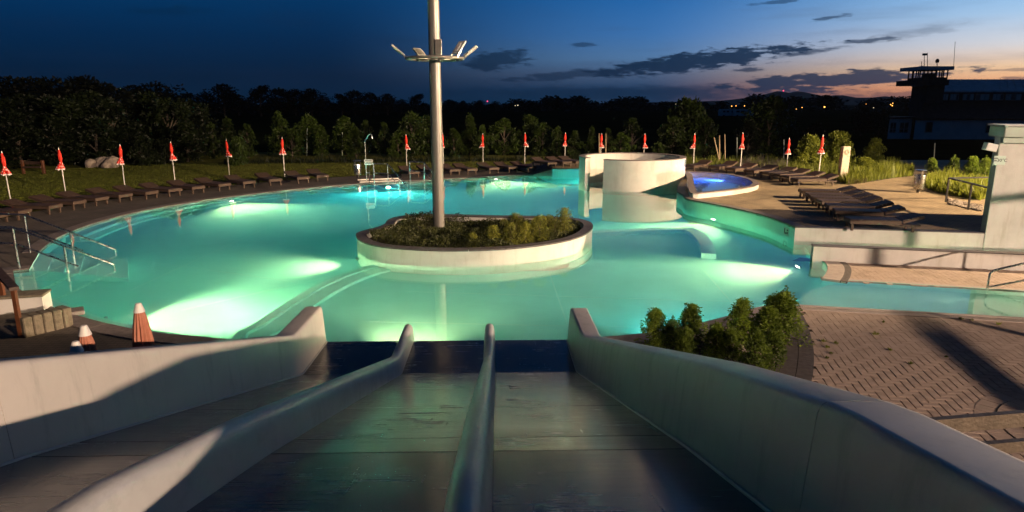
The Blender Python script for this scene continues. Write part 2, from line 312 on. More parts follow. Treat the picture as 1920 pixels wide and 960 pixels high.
# ------------------------------------------------------------------ builders
class MB:
    """collects shapes that become ONE mesh object"""
    def __init__(s): s.v = []; s.f = []
    def add(s, vs, fs):
        o = len(s.v); s.v += [tuple(v) for v in vs]; s.f += [tuple(i + o for i in f) for f in fs]; return s
    def box(s, c, d, rz=0, M=None):
        x, y, z = d[0] / 2, d[1] / 2, d[2] / 2
        vs = [Vector((sx * x, sy * y, sz * z)) for sz in (-1, 1) for sx, sy in ((-1, -1), (1, -1), (1, 1), (-1, 1))]
        R = Matrix.Rotation(rz, 3, 'Z') if M is None else M
        vs = [R @ v + Vector(c) for v in vs]
        return s.add(vs, [(3, 2, 1, 0), (4, 5, 6, 7), (0, 1, 5, 4), (1, 2, 6, 5), (2, 3, 7, 6), (3, 0, 4, 7)])
    def bbox(s, c, d, b=.01, rz=0, M=None):
        """box with chamfered edges"""
        x, y, z = d[0] / 2, d[1] / 2, d[2] / 2; b = min(b, x * .45, y * .45, z * .45)
        bm = bmesh.new(); bmesh.ops.create_cube(bm, size=1)
        for v in bm.verts: v.co = Vector((v.co.x * d[0], v.co.y * d[1], v.co.z * d[2]))
        bmesh.ops.bevel(bm, geom=bm.edges[:], offset=b, segments=1, affect='EDGES')
        R = Matrix.Rotation(rz, 3, 'Z') if M is None else M
        bm.verts.index_update()
        s.add([R @ v.co + Vector(c) for v in bm.verts], [[v.index for v in f.verts] for f in bm.faces]); bm.free(); return s
    def bar(s, p, q, w, h):
        """rectangular bar from p to q, w across, h high"""
        p, q = Vector(p), Vector(q); d = (q - p); L = d.length; d.normalize()
        side = d.cross(Vector((0, 0, 1)))
        if side.length < 1e-4: side = Vector((1, 0, 0))
        side.normalize(); up = side.cross(d)
        M = Matrix((side, d, up)).transposed()
        return s.box((p + q) / 2, (w, L, h), M=M)
    def tube(s, pts, r, n=8, cap=True, r2=None):
        pts = [Vector(p) for p in pts]; k = len(pts); rings = []
        for i, p in enumerate(pts):
            d = (pts[min(i + 1, k - 1)] - pts[max(i - 1, 0)]).normalized()
            a = d.cross(Vector((0, 0, 1)))
            if a.length < 1e-3: a = d.cross(Vector((0, 1, 0)))
            a.normalize(); b = d.cross(a)
            rr = r if r2 is None else r + (r2 - r) * i / max(1, k - 1)
            rings.append([p + (a * cos(2 * pi * j / n) + b * sin(2 * pi * j / n)) * rr for j in range(n)])
        vs = [v for R_ in rings for v in R_]
        fs = [(i * n + j, i * n + (j + 1) % n, (i + 1) * n + (j + 1) % n, (i + 1) * n + j) for i in range(k - 1) for j in range(n)]
        if cap: fs += [tuple(range(n)), tuple((k - 1) * n + j for j in reversed(range(n)))]
        return s.add(vs, fs)
    def lathe(s, prof, n=16, c=(0, 0, 0), fn=None, close=False):
        vs = []
        for (r, z) in prof:
            for j in range(n):
                a = 2 * pi * j / n; rr = r * (fn(a, z) if fn else 1); vs.append((c[0] + rr * cos(a), c[1] + rr * sin(a), c[2] + z))
        k = len(prof)
        fs = [(i * n + j, i * n + (j + 1) % n, (i + 1) * n + (j + 1) % n, (i + 1) * n + j) for i in range(k - 1) for j in range(n)]
        if close: fs += [tuple(reversed(range(n))), tuple((k - 1) * n + j for j in range(n))]
        return s.add(vs, fs)
    def prism(s, poly, z0, z1, bottom=True):
        if area(poly) < 0: poly = poly[::-1]
        n = len(poly); tri = tess([poly])
        s.add([(x, y, z1) for x, y in poly], tri)
        if bottom: s.add([(x, y, z0) for x, y in poly], [t[::-1] for t in tri])
        return s.add([(x, y, z0) for x, y in poly] + [(x, y, z1) for x, y in poly], [(i, (i + 1) % n, n + (i + 1) % n, n + i) for i in range(n)])
    def build(s, name, mat, parent=None, smooth=False, angle=None):
        me = bpy.data.meshes.new(name); me.from_pydata(s.v, [], s.f); me.update()
        if smooth:
            me.shade_smooth()
            if angle: me.set_sharp_from_angle(angle=radians(angle))
        me.materials.append(MATS[mat]); return link(name, me, parent)
def link(name, me, parent=None):
    o = bpy.data.objects.new(name, me); COL.objects.link(o)
    if parent is not None: o.parent = parent
    return o
def area(p): return sum(p[i][0] * p[(i + 1) % len(p)][1] - p[(i + 1) % len(p)][0] * p[i][1] for i in range(len(p))) / 2
def tess(loops):
    """triangles (upward) over the concatenated points of an outer loop and its holes"""
    flat = [p for l in loops for p in l]
    tr = tessellate_polygon([[Vector((p[0], p[1], 0)) for p in l] for l in loops]); out = []
    for a, b, c in tr:
        A, B, C = flat[a], flat[b], flat[c]
        cr = (B[0] - A[0]) * (C[1] - A[1]) - (B[1] - A[1]) * (C[0] - A[0])
        if abs(cr) < 1e-9: continue
        out.append((a, b, c) if cr > 0 else (a, c, b))
    return out
def tag(o, label=None, cat=None, group=None, kind=None):
    if label: o['label'] = label
    if cat: o['category'] = cat
    if group: o['group'] = group
    if kind: o['kind'] = kind
    return o
def empty(name, loc=(0, 0, 0), rz=0):
    o = bpy.data.objects.new(name, None); COL.objects.link(o); o.location = loc; o.rotation_euler = (0, 0, rz); o.empty_display_size = .1; return o
def copy_tree(o, parent=None):
    c = o.copy(); COL.objects.link(c); c.parent = parent
    for ch in list(o.children): copy_tree(ch, c)
    return c
def sheet(name, loops, z, mat, kind='structure'):
    flat = [p for l in loops for p in l]
    o = MB().add([(p[0], p[1], z) for p in flat], tess(loops)).build(name, mat)
    return tag(o, kind=kind) if kind else o
def spline(pts, step=.35, closed=False):
    pts = [Vector((p[0], p[1])) for p in pts]; n = len(pts); out = []
    rng = range(n if closed else n - 1)
    g = lambda i: pts[i % n] if closed else pts[min(max(i, 0), n - 1)]
    for i in rng:
        p0, p1, p2, p3 = g(i - 1), g(i), g(i + 1), g(i + 2)
        if not closed and i == 0: p0 = p1 * 2 - p2
        if not closed and i == n - 2: p3 = p2 * 2 - p1
        k = max(1, int((p2 - p1).length / step))
        for j in range(k):
            t = j / k
            out.append(tuple(.5 * ((2 * p1) + (p2 - p0) * t + (2 * p0 - 5 * p1 + 4 * p2 - p3) * t * t + (3 * p1 - p0 - 3 * p2 + p3) * t ** 3)))
    if not closed: out.append(tuple(pts[-1]))
    return out
def offset(pts, d, closed=False):
    """move a polyline d to its left (positive) or right"""
    n = len(pts); out = []
    for i, p in enumerate(pts):
        a = pts[(i - 1) % n] if closed else pts[max(i - 1, 0)]; b = pts[(i + 1) % n] if closed else pts[min(i + 1, n - 1)]
        p_, a_, b_ = Vector(p), Vector(a), Vector(b)
        t1 = (p_ - a_).normalized() if (p_ - a_).length > 1e-6 else (b_ - p_).normalized()
        t2 = (b_ - p_).normalized() if (b_ - p_).length > 1e-6 else t1
        t = t1 + t2
        t = t.normalized() if t.length > .2 else t2
        nn = Vector((-t.y, t.x)); c = max(.5, nn.dot(Vector((-t1.y, t1.x))))
        q = p_ + nn * d / c; out.append((q.x, q.y))
    return out
def strip(mb, A, B, zA, zB):
    """ruled band between two polylines of equal length (zA, zB numbers or lists)"""
    n = len(A); z = lambda q, i: q[i] if isinstance(q, (list, tuple)) else q
    mb.add([(A[i][0], A[i][1], z(zA, i)) for i in range(n)] + [(B[i][0], B[i][1], z(zB, i)) for i in range(n)], [(i, i + 1, n + i + 1, n + i) for i in range(n - 1)]); return mb
def band(mb, pts, w, z0, z1, side=1, closed=False):
    """solid kerb: from the polyline pts, w to its left (side=1) or right (-1), z0 to z1"""
    A = list(pts); B = offset(pts, w * side, closed)
    if closed: A = A + [A[0]]; B = B + [B[0]]
    if side > 0: strip(mb, B, A, z1, z1); strip(mb, A, A, z1, z0); strip(mb, B, B, z0, z1)
    else: strip(mb, A, B, z1, z1); strip(mb, A, A, z0, z1); strip(mb, B, B, z1, z0)
    if not closed:
        for i in (0, -1): mb.add([(*A[i], z0), (*B[i], z0), (*B[i], z1), (*A[i], z1)], [(0, 1, 2, 3)])
    return mb
def inside(p, poly):
    x, y = p; c = False; n = len(poly); j = n - 1
    for i in range(n):
        xi, yi = poly[i]; xj, yj = poly[j]
        if (yi > y) != (yj > y) and x < (xj - xi) * (y - yi) / (yj - yi) + xi: c = not c
        j = i
    return c
ORD = ['first', 'second', 'third', 'fourth', 'fifth', 'sixth', 'seventh', 'eighth', 'ninth', 'tenth', 'eleventh', 'twelfth', 'thirteenth', 'fourteenth', 'fifteenth', 'sixteenth', 'seventeenth', 'eighteenth', 'nineteenth', 'twentieth']
def coping_stones(parent, pts, w, z0, z1, side, mat, closed=False, every=3, name='coping_stone'):
    """a coping of single stones with open joints, laid along the polyline"""
    A = list(pts); B = offset(pts, w * side, closed)
    if closed: A.append(A[0]); B.append(B[0])
    for i in range(0, len(A) - 1, every):
        j = min(i + every, len(A) - 1); a, b_ = A[i:j + 1], B[i:j + 1]
        L = sum((Vector(a[k + 1]) - Vector(a[k])).length for k in range(len(a) - 1)) or 1; g = .005
        a[0] = tuple(Vector(a[0]).lerp(Vector(a[1]), g / max(L / len(a), .02))); a[-1] = tuple(Vector(a[-1]).lerp(Vector(a[-2]), g / max(L / len(a), .02)))
        b_[0] = tuple(Vector(b_[0]).lerp(Vector(b_[1]), g / max(L / len(a), .02))); b_[-1] = tuple(Vector(b_[-1]).lerp(Vector(b_[-2]), g / max(L / len(a), .02)))
        MB().prism(a + b_[::-1], z0, z1 + rnd0.uniform(-.002, .002)).build(name, mat, parent)
rnd0 = random.Random(2)
# ================================================================== the pool
DECK, TERR = .03, .42
curveA = spline([P(*q) for q in [(74, 474), (95, 456), (122, 441), (160, 426), (205, 412), (262, 398), (330, 385.5), (402, 374.5), (480, 364.5), (560, 355.5), (640, 348.5), (700, 344.5), (760, 341), (830, 337), (900, 333), (950, 330.5), (1000, 328.5)]], .5)
ramp_top = P(1036, 318, TERR)
back = [(ramp_top[0], ramp_top[1]), (P(1090, 317.5, TERR)[0], P(1090, 317.5, TERR)[1]), (7.0, 39.7), (9.0, 38.3)]
ringC, ringR = (6.3, 35.3), 2.75
hidden = [(8.95, 36.4), (8.5, 33.6), (7.7, 31.0)]
tip = spline([(7.7, 31.0), (7.28, 29.2)] + [P(*q, TERR) for q in [(1281, 367), (1284, 371.5), (1297, 376), (1331, 382.5), (1385, 393.5), (1439, 407), (1491, 427)]], .3)
cornerA = P(1491, 427, TERR); chB1 = P(1840, 438, TERR)
dch = (Vector(chB1) - Vector(cornerA)).normalized()
chB2 = tuple(Vector(cornerA) + dch * 17)
fwA = Vector(P(1522, 459, TERR)); fwB = Vector(P(1920, 475, TERR)); dfw = (fwB - fwA).normalized()
nfw = Vector((-dfw.y, dfw.x))
fw_back0 = tuple(fwA + nfw * .0); fw_back1 = tuple(fwA + dfw * 16)
fw_front0 = tuple(fwA - nfw * .24)
tongue = spline([P(1521, 488), P(1540, 490), P(1551, 500), P(1549, 513), P(1541, 524)], .2)
c1a, c1b = Vector(P(1541, 524)), Vector(P(1920, 547)); dc1 = (c1b - c1a).normalized()
c2a, c2b = Vector(P(1500, 573)), Vector(P(1920, 597)); dc2 = (c2b - c2a).normalized()
nearR = [P(1430, 578), P(1362, 597), P(1290, 614), P(1200, 630), P(1130, 636)]
nearR_s = spline([tuple(c2a)] + nearR, .3)
slide_edge = [(1.8, 11.2), (-3.6, 11.2)]
nearL = spline([(-4.6, 11.33), P(400, 638), P(300, 629), P(235, 618), P(173, 603), P(144, 595), P(87, 574), P(48, 553), P(31, 537), P(25, 510)], .35)
stair_edge = [P(55, 507)]
OUT = curveA + back + hidden + tip[1:] + [chB2, fw_back1, fw_back0, fw_front0] + tongue + [tuple(c1a + dc1 * 14), tuple(c2a + dc2 * 14)] + nearR_s + slide_edge + nearL + stair_edge
i_up0 = len(curveA); i_up1 = i_up0 + len(back) + len(hidden) + len(tip) - 1 + 4
ztop = [DECK - .005] * len(OUT)
for i in range(i_up0, i_up1): ztop[i] = TERR - .005
mb = MB(); L_ = OUT + [OUT[0]]
strip(mb, L_, L_, -1.7, ztop + [ztop[0]])
shell = mb.build('pool_wall', 'liner'); tag(shell, kind='structure')
floor_poly = offset(OUT, .05, True)
sheet('pool_floor', [OUT], -1.25, 'liner')
# shallow part right of the curved sill, and the sill itself
sill = spline([P(u, v, -.18) for u, v in [(735, 498), (690, 508), (640, 526), (590, 550), (535, 585), (495, 612), (455, 640)]] + [(-3.6, 11.0)], .3)
bench_c = spline([P(u, v, -.1) for u, v in [(1085, 436), (1150, 434), (1230, 430.5), (1298, 430)]], .3) + spline([P(u, v, -.1) for u, v in [(1298, 430), (1318, 440), (1335, 458), (1343, 480)]], .25)[1:]
shallow = list(sill)[::-1] + [(-1.2, 17.4), (1.5, 17.6)] + bench_c + [P(1470, 480, -.1), (8.6, 17.2)] + [p for p in tongue] + [tuple(c1a + dc1 * 13.9), tuple(c2a + dc2 * 13.9)] + nearR_s + [(1.8, 11.25), (-3.6, 11.25)]
MB().prism(shallow, -1.6, -.80).build('shallow_floor', 'liner'); tag(bpy.data.objects['shallow_floor'], kind='structure')
mb = MB(); band(mb, sill, .42, -1.6, -.58, 1); tag(mb.build('pool_sill', 'liner_step', smooth=False), kind='structure')
mb = MB(); band(mb, sill, .22, -1.6, -.42, -1); tag(mb.build('pool_sill_step', 'liner_step'), kind='structure')
b = tag(band(MB(), bench_c, .42, -1.5, -.16, -1).build('underwater_bench', 'liner_step'), 'curved pale bench wall just under the water right of the planter', 'pool bench')
# seat ledge along the left wall, in two steps
mb = MB(); inn = curveA[4:70]
band(mb, inn, .42, -1.5, -.42, -1); tag(mb.build('pool_ledge', 'liner_step'), kind='structure')
mb = MB(); band(mb, offset(inn, -.42), .40, -1.5, -.95, -1); tag(mb.build('pool_ledge_step', 'liner_step'), kind='structure')
mb = MB(); band(mb, nearL[3:-1], .40, -1.5, -.30, -1); tag(mb.build('pool_ledge_near', 'liner_step'), kind='structure')
# welded seams of the pool liner
mb = MB()
for (a_, b_) in [((-12, 19.5), (-4.6, 16.4)), ((-12, 23), (-4.4, 20.2)), ((-11, 27), (-2, 25.0)), ((-8, 30), (4, 28.0)), ((-7.5, 14.5), (-4.4, 18)), ((-9.5, 16), (-8.8, 28))]: mb.bar((*a_, -1.247), (*b_, -1.247), .04, .006)
for (a_, b_) in [((-2.6, 15.6), (6.5, 14.6)), ((-3.2, 13.4), (4.5, 12.9)), ((1.2, 12), (1.0, 17.4)), ((5.0, 14), (5.2, 17.5))]: mb.bar((*a_, -.797), (*b_, -.797), .035, .006)
tag(mb.build('liner_weld', 'liner_step'), kind='structure')
# channel floors are higher
fwp = [tuple(fwA + dfw * .2), tuple(fwA + dfw * 16), chB2, tuple(Vector(cornerA) + dch * .3)]
MB().prism(fwp, -1.5, -.62).build('channel_floor', 'liner'); tag(bpy.data.objects['channel_floor'], kind='structure')
sp0, sp1 = Vector(P(1505, 545, -.05)), Vector(P(1500, 571, -.05))
MB().prism([tuple(sp0), tuple(c1a + dc1 * .2), tuple(c1a + dc1 * 13.8), tuple(c2a + dc2 * 13.8), tuple(sp1)], -1.5, -.42).build('channel_step', 'liner'); tag(bpy.data.objects['channel_step'], kind='structure')
# entry stairs on the left
st = empty('pool_stairs', (0, 0, 0)); tag(st, 'pale underwater steps descending from the left deck into the pool', 'stairs')
a0, a1 = Vector(P(58, 506, 0)), Vector(P(76, 473, 0))
for k in range(6):
    q = [tuple(a0 + Vector((k * .42 - .05, 0))), tuple(a0 + Vector((k * .42 + .42, -.02))), tuple(a1 + Vector((k * .42 + .42, -.02))), tuple(a1 + Vector((k * .42 - .05, 0)))]
    MB().prism(q, -1.5, -.12 - .15 * k).build('step', 'liner_step', st)
st2 = empty('pool_stairs.001', (0, 0, 0)); tag(st2, 'pale underwater steps below the rail pair at the back of the pool', 'stairs')
b0, b1 = Vector(P(705, 344, 0)), Vector(P(826, 337.5, 0)); nb = Vector((b1.y - b0.y, -(b1.x - b0.x))).normalized()
for k in range(5):
    q = [tuple(b0 + nb * (.36 * k - .02)), tuple(b0 + nb * (.36 * k + .36)), tuple(b1 + nb * (.36 * k + .36)), tuple(b1 + nb * (.36 * k - .02))]
    MB().prism(q, -1.5, -.12 - .15 * k).build('step', 'liner_step', st2)
# water
wo = MB().prism(offset(OUT, .015, True), -1.9, 0.0).build('water', 'water'); tag(wo, kind='structure')

# ------------------------------------------------------------------ ground sheets
sheet('ground', [[(-4600, -1500), (5600, -1500), (5600, 6300), (-4600, 6300)], offset(OUT, .25, True)], -.03, 'field')
outA = offset(curveA, 4.1)
lawn_poly = [(-60, 14), (-60, 62), (-20, 60), (8, 55), (30, 50), (30, 45.6), (2.3, 45.6)] + outA[::-1]
lawn_poly = [p for p in lawn_poly]
sheet('lawn', [lawn_poly], .0, 'lawn')
sheet('pool_deck', [curveA + outA[::-1]], DECK, 'deck_paving')
near_poly = [slide_edge[1]] + nearL + stair_edge + [curveA[0]] + [outA[0], (-26, 20), (-26, -4), (-3.6, -4)]
sheet('pool_deck_near', [near_poly], DECK + .001, 'deck_paving')
mb = MB(); band(mb, curveA, .40, -.2, DECK + .006, 1); cpo = tag(mb.build('pool_coping', 'joint'), kind='structure'); coping_stones(cpo, curveA, .42, -.02, DECK + .02, 1, 'coping', False, 2)
mb = MB(); band(mb, nearL + stair_edge, .38, -.2, DECK + .006, 1); cpo = tag(mb.build('pool_coping_near', 'joint'), kind='structure'); coping_stones(cpo, nearL + stair_edge, .40, -.02, DECK + .02, 1, 'coping', False, 2)
# ramp between deck and raised terrace
e0, e1 = Vector(curveA[-1]), Vector(ramp_top)
mb = MB(); mb.add([(e0.x, e0.y, DECK), (e1.x, e1.y, TERR), (e1.x + .2, 46, TERR), (outA[-1][0], 46, DECK)], [(0, 1, 2, 3)])
tag(mb.build('deck_ramp', 'deck_paving'), kind='structure')
mb = MB(); mb.add([(e0.x, e0.y, .0), (e1.x, e1.y, .0), (e1.x, e1.y, TERR + .01), (e0.x, e0.y, DECK + .01)], [(0, 1, 2, 3)])
o_ = Vector((-(e1 - e0).y, (e1 - e0).x)).normalized() * .35
mb.add([(e0.x, e0.y, DECK + .012), (e1.x, e1.y, TERR + .012), (e1.x + o_.x, e1.y + o_.y, TERR + .012), (e0.x + o_.x, e0.y + o_.y, DECK + .012)], [(0, 1, 2, 3)])
tag(mb.build('ramp_coping', 'stone_edge'), kind='structure')

# whirlpool basin
rim = spline([(7.55, 28.3)] + [P(*q, .64) for q in [(1300, 362.5), (1335, 360), (1372, 356), (1399, 352), (1415, 348.5), (1423, 344), (1419, 339), (1404, 333), (1372, 326.5), (1331, 323), (1290, 321)]] + [(9.25, 36.2), (8.95, 34.2), (8.3, 31.5)], .3, True)
if area(rim) < 0: rim = rim[::-1]
rim_in = offset(rim, .26, True)
basin = empty('whirlpool_basin'); tag(basin, 'round raised whirlpool basin glowing blue beside the curved white wall', 'whirlpool')
mb = MB(); band(mb, rim, .26, .05, .60, 1, True); mb.build('rim_wall', 'plaster', basin)
coping_stones(basin, offset(rim, -.015, True), .29, .602, .645, 1, 'coping', True, 3)
MB().add([(x, y, 0.0) for x, y in offset(rim_in, -.05, True)], tess([rim_in])).build('basin_floor', 'white_paint', basin)
mb = MB(); Lr = rim_in + [rim_in[0]]; strip(mb, Lr, Lr, .601, -.01); mb.build('basin_wall', 'white_paint', basin)
bw = MB().prism(offset(rim_in, -.01, True), -.02, .43).build('basin_water', 'water_blue'); tag(bw, kind='structure')
# terrace
terr = back + hidden + tip[1:] + [chB2, (60, 10), (60, 47), (ramp_top[0] + .2, 46)]
sheet('terrace', [terr, rim], TERR, 'terrace_paving')
mb = MB(); band(mb, tip, .32, TERR - .05, TERR + .01, 1); cpo = tag(mb.build('terrace_coping', 'joint'), kind='structure'); coping_stones(cpo, tip, .34, TERR - .02, TERR + .035, 1, 'coping', False, 3)
mb = MB(); band(mb, [back[0], back[1], back[2]], .34, TERR - .05, TERR + .035, 1); tag(mb.build('terrace_coping_back', 'stone_edge'), kind='structure')
mb = MB(); band(mb, [tuple(Vector(cornerA) + dch * .05), chB2], .26, TERR - .05, TERR + .03, 1); tag(mb.build('channel_coping', 'coping_dark'), kind='structure')
mb = MB(); d_ = Vector((dch.y, -dch.x)) * .006
strip(mb, [tuple(Vector(cornerA) + d_), tuple(Vector(chB2) + d_)], [tuple(Vector(cornerA) + d_), tuple(Vector(chB2) + d_)], -.6, TERR + .002); tag(mb.build('channel_back_wall', 'plaster'), kind='structure')
d_ = Vector((0, -.006)); strip(mb := MB(), [tuple(Vector(b) + d_) for b in back[:3]], [tuple(Vector(b) + d_) for b in back[:3]], -.6, TERR + .001); tag(mb.build('back_wall', 'plaster'), kind='structure')
# channel front wall
cw = empty('channel_wall'); tag(cw, 'low cream wall between the upper water channel and the paved strip', 'wall')
MB().prism([tuple(fwA - nfw * .24), tuple(fwA - nfw * .24 + dfw * 16), tuple(fwA + dfw * 16), tuple(fwA)], -1.0, TERR).build('wall_body', 'plaster', cw)
MB().prism([tuple(fwA - nfw * .25 - dfw * .01), tuple(fwA - nfw * .25 + dfw * 16), tuple(fwA + dfw * 16 + nfw * .01), tuple(fwA + nfw * .01 - dfw * .01)], TERR + .002, TERR + .03).build('wall_cap', 'coping_dark', cw)

# grotto ring
ring = empty('ring_wall', (*ringC, 0)); tag(ring, 'tall round cream ring wall with a doorway standing in the pool', 'pool wall')
def arc(mb, r0, r1, a0, a1, z0, z1, n=72):
    A = [(r1 * cos(a), r1 * sin(a)) for a in [radians(a0 + (a1 - a0) * i / n) for i in range(n + 1)]]
    B = [(x * r0 / r1, y * r0 / r1) for x, y in A]
    strip(mb, A, B, z1, z1); strip(mb, A, A, z0, z1); strip(mb, B, B, z1, z0)
    for i in (0, -1): mb.add([(*A[i], z0), (*B[i], z0), (*B[i], z1), (*A[i], z1)], [(0, 1, 2, 3)])
    return mb
arc(MB(), ringR - .28, ringR, -130, 202, -1.6, 1.50).build('ring_body', 'plaster', ring, True, 40)
arc(MB(), ringR - .30, ringR + .015, -130.3, 202.3, 1.502, 1.535).build('ring_coping', 'coping', ring)
arc(MB(), ringR - .85, ringR - .29, -110, 180, -1.5, -.45).build('ring_seat', 'liner_step', ring)
def wall_sign(name, ang, z, w, h, label, mat):
    a = radians(ang); r = ringR + .02; c = Vector((ringC[0] + r * cos(a), ringC[1] + r * sin(a), z))
    e = empty(name, c, a + pi / 2); tag(e, label, 'sign')
    MB().bbox((0, 0, 0), (w, .025, h), .004).build('plate', mat, e)
    for i, (zz, ww, mm) in enumerate([(.10, .15, 'sign_white'), (.03, .11, 'sign_white'), (-.03, .13, 'sign_white'), (-.10, .09, 'sign_white')]):
        MB().box((-.01, -.0145, zz * h / .36), (ww * w / .22, .004, .028)).build('print_line', mm, e)
    return e
wall_sign('wall_sign', -24, 1.26, .22, .34, 'small dark blue notice on the right side of the ring wall', 'sign_blue')

# planter island
isl = spline([P(u, v, TERR + .03) for u, v in [(667, 441), (676, 452), (705, 461), (760, 467), (850, 470), (950, 466.5), (1040, 456), (1090, 443), (1111, 428), (1107, 417), (1082, 410), (1035, 406), (980, 405), (920, 404), (860, 402.5), (800, 402), (762, 404), (738, 408), (725, 414.5), (722, 420), (708, 426), (688, 431), (672, 436)]], .2, True)
if area(isl) < 0: isl = isl[::-1]
planter = empty('planter_island'); tag(planter, 'kidney shaped cream planter with dark coping standing in the middle of the pool', 'planter')
isl_w = offset(isl, .02, True)
mb = MB(); band(mb, isl_w, .24, -1.6, TERR, 1, True); mb.build('planter_wall', 'plaster', planter, True, 40)
coping_stones(planter, isl, .30, TERR + .002, TERR + .045, 1, 'coping_dark', True, 5)
isl_in = offset(isl, .28, True)
MB().add([(x, y, .27) for x, y in isl_in], tess([isl_in])).build('planter_soil', 'soil', planter)

# ------------------------------------------------------------------ underwater lamps
def pool_light(loc, target, watts, label, col=(1, .67, .27), lens='lens', size=100, rad=.09):
    loc = Vector(loc); target = Vector(target); d = (target - loc).normalized()
    e = empty('pool_light', loc); e.rotation_euler = d.to_track_quat('Z', 'Y').to_euler(); tag(e, label, 'pool light', 'underwater pool lights')
    MB().lathe([(.0, -.02), (.14, -.02), (.14, .015), (.115, .03), (.10, .018)], 20).build('bezel', 'steel', e, True, 40)
    MB().lathe([(.0, .021), (.098, .019)], 20).build('lens', lens, e)
    l = bpy.data.lights.new('pool_lamp', 'SPOT'); l.energy = watts; l.color = col; l.shadow_soft_size = rad; l.spot_size = radians(size); l.spot_blend = .9
    o = bpy.data.objects.new('pool_lamp', l); COL.objects.link(o); o.parent = e; o.location = (0, 0, .12); o.rotation_euler = (pi, 0, 0)
    return e
def onwall(u, v, z, tu, tv, tz=-.9, push=.06):
    p = Vector((*P(u, v, 0), z)); t = Vector((*P(tu, tv, 0), tz)); d = t - p; d.z = 0; d.normalize()
    p = p + d * push; return p, p + d * 4.6 + Vector((0, 0, -.85))
PL = [((142, 594.5), -.45, (440, 552), 4600, 'underwater lamp in the near left pool wall', .5),
      ((425, 371.5), -.6, (680, 430), 6500, 'underwater lamp below the left row of loungers', .5),
      ((925, 332), -.6, (1080, 372), 6000, 'underwater lamp in the far wall right of the mast', .4),
      ((1517, 492), -.45, (1280, 500), 2900, 'underwater lamp at the end of the channel wall', .3)]
for (uv, z, tuv, w, lab, push) in PL:
    p, t = onwall(*uv, z, *tuv, push=push); pool_light(p, t, w, lab)
ca = Vector(cornerA) + dch * 5.6 + Vector((dch.y, -dch.x)) * 1.2; pool_light((ca.x, ca.y, -.3), (ca.x - dch.x * 4, ca.y - dch.y * 4, -.6), 420, 'added underwater fill lamp in the upper channel beyond the right edge')  # added off-frame lamp that brightens the upper channel water
cb = c1a + dc1 * 5.5 - Vector((-dc1.y, dc1.x)) * 1.0; pool_light((cb.x, cb.y, -.22), (cb.x - dc1.x * 4, cb.y - dc1.y * 4, -.42), 110, 'added underwater fill lamp in the lower channel beyond the right edge')  # added off-frame lamp that brightens the lower channel water
cool = (.12, .90, .80)  # tint of three fill lamps, added to even out the turquoise glow
for (p_, t_, w_, lab) in [((3.2, 12.0, -.42), (3.8, 17, -.36), 750, 'added underwater fill lamp in the near wall behind the box shrubs'), ((-6.5, 35.0, -.45), (-5.6, 29, -.34), 2300, 'added underwater fill lamp in the far wall left of the mast'), ((6.0, 39.3, -.45), (3.5, 34, -.40), 1800, 'added underwater fill lamp in the back wall behind the ring')]:
    pool_light(p_, t_, w_, lab, cool, 'lens', 150)
tw = Vector(P(1345, 385.5, TERR)); pool_light((tw.x - .15, tw.y - .12, -.5), (tw.x - 2.6, tw.y - 2.2, -1.3), 4000, 'underwater lamp in the curved wall below the terrace')
il = Vector(P(676, 450, TERR)); pool_light((il.x - .12, il.y, -.55), (il.x - 3.2, il.y - .6, -1.3), 1100, 'underwater lamp on the left end of the planter')
pool_light((-2.2, 11.3, -.45), (-1.7, 14.2, -.9), 900, 'underwater lamp below the end of the slide')
bl = Vector(P(1398, 345, .3)); pool_light((bl.x - .75, bl.y + .9, .17), (bl.x - 4, bl.y + .9, .2), 900, 'blue underwater lamp inside the whirlpool basin', (.10, .30, 1), 'lens_blue', 150)

# ================================================================== the water slide
SL = empty('water_slide', (0, 0, 0), radians(1.4)); tag(SL, 'wide three lane water slide running down into the pool', 'water slide')
PROF = [(-1.4, 2.78), (1.2, 2.64), (2.4, 2.44), (4.0, 1.97), (9.83, .07), (11.4, .045)]
def zl(y):
    for (a, za), (b_, zb) in zip(PROF, PROF[1:]):
        if y <= b_: return za + (zb - za) * (y - a) / (b_ - a)
    return PROF[-1][1]
def zf(y, w=.10): return sum(zl(y + w * k) for k in (-1, -.5, 0, .5, 1)) / 5
def yr(a, b, step=.2):
    n = max(1, int((b - a) / step + .5)); return [a + (b - a) * i / n for i in range(n + 1)]
XR, XD2, XD1, XL = 1.27, -.125, -1.585, -3.04
LANES = [(XL - .02, XD1 - .10), (XD1 + .10, XD2 - .10), (XD2 + .10, XR + .02)]
SEAMS = [-1.4, 2.4, 4.0, 4.48, 6.08, 7.75, 9.83, 11.4]
for (xa, xb) in LANES:
    for y0, y1 in zip(SEAMS, SEAMS[1:]):
        ys = yr(y0 + .009, y1 - .009, .15); mb = MB()
        A = [(xa, y) for y in ys]; B = [(xb, y) for y in ys]; zt = [zf(y, .05) for y in ys]; zb = [z - .03 for z in zt]
        strip(mb, A, B, zb, zb); strip(mb, B, A, zt, zt); strip(mb, A, A, zb, zt); strip(mb, B, B, zt, zb)
        for i in (0, -1): mb.add([(*A[i], zb[i]), (*B[i], zb[i]), (*B[i], zt[i]), (*A[i], zt[i])], [(0, 1, 2, 3)])
        mb.build('lane_panel', 'lane', SL, True, 30)
ys = yr(-1.4, 11.38, .2); mb = MB()
strip(mb, [(XL, y) for y in ys], [(XR, y) for y in ys], [zf(y) - .022 for y in ys], [zf(y) - .022 for y in ys])
mb.add([(XL, 11.38, zf(11.38) - .022), (XR, 11.38, zf(11.38) - .022), (XR, 11.38, -.3), (XL, 11.38, -.3)], [(0, 1, 2, 3)])
mb.build('slide_bed', 'dark_steel', SL)
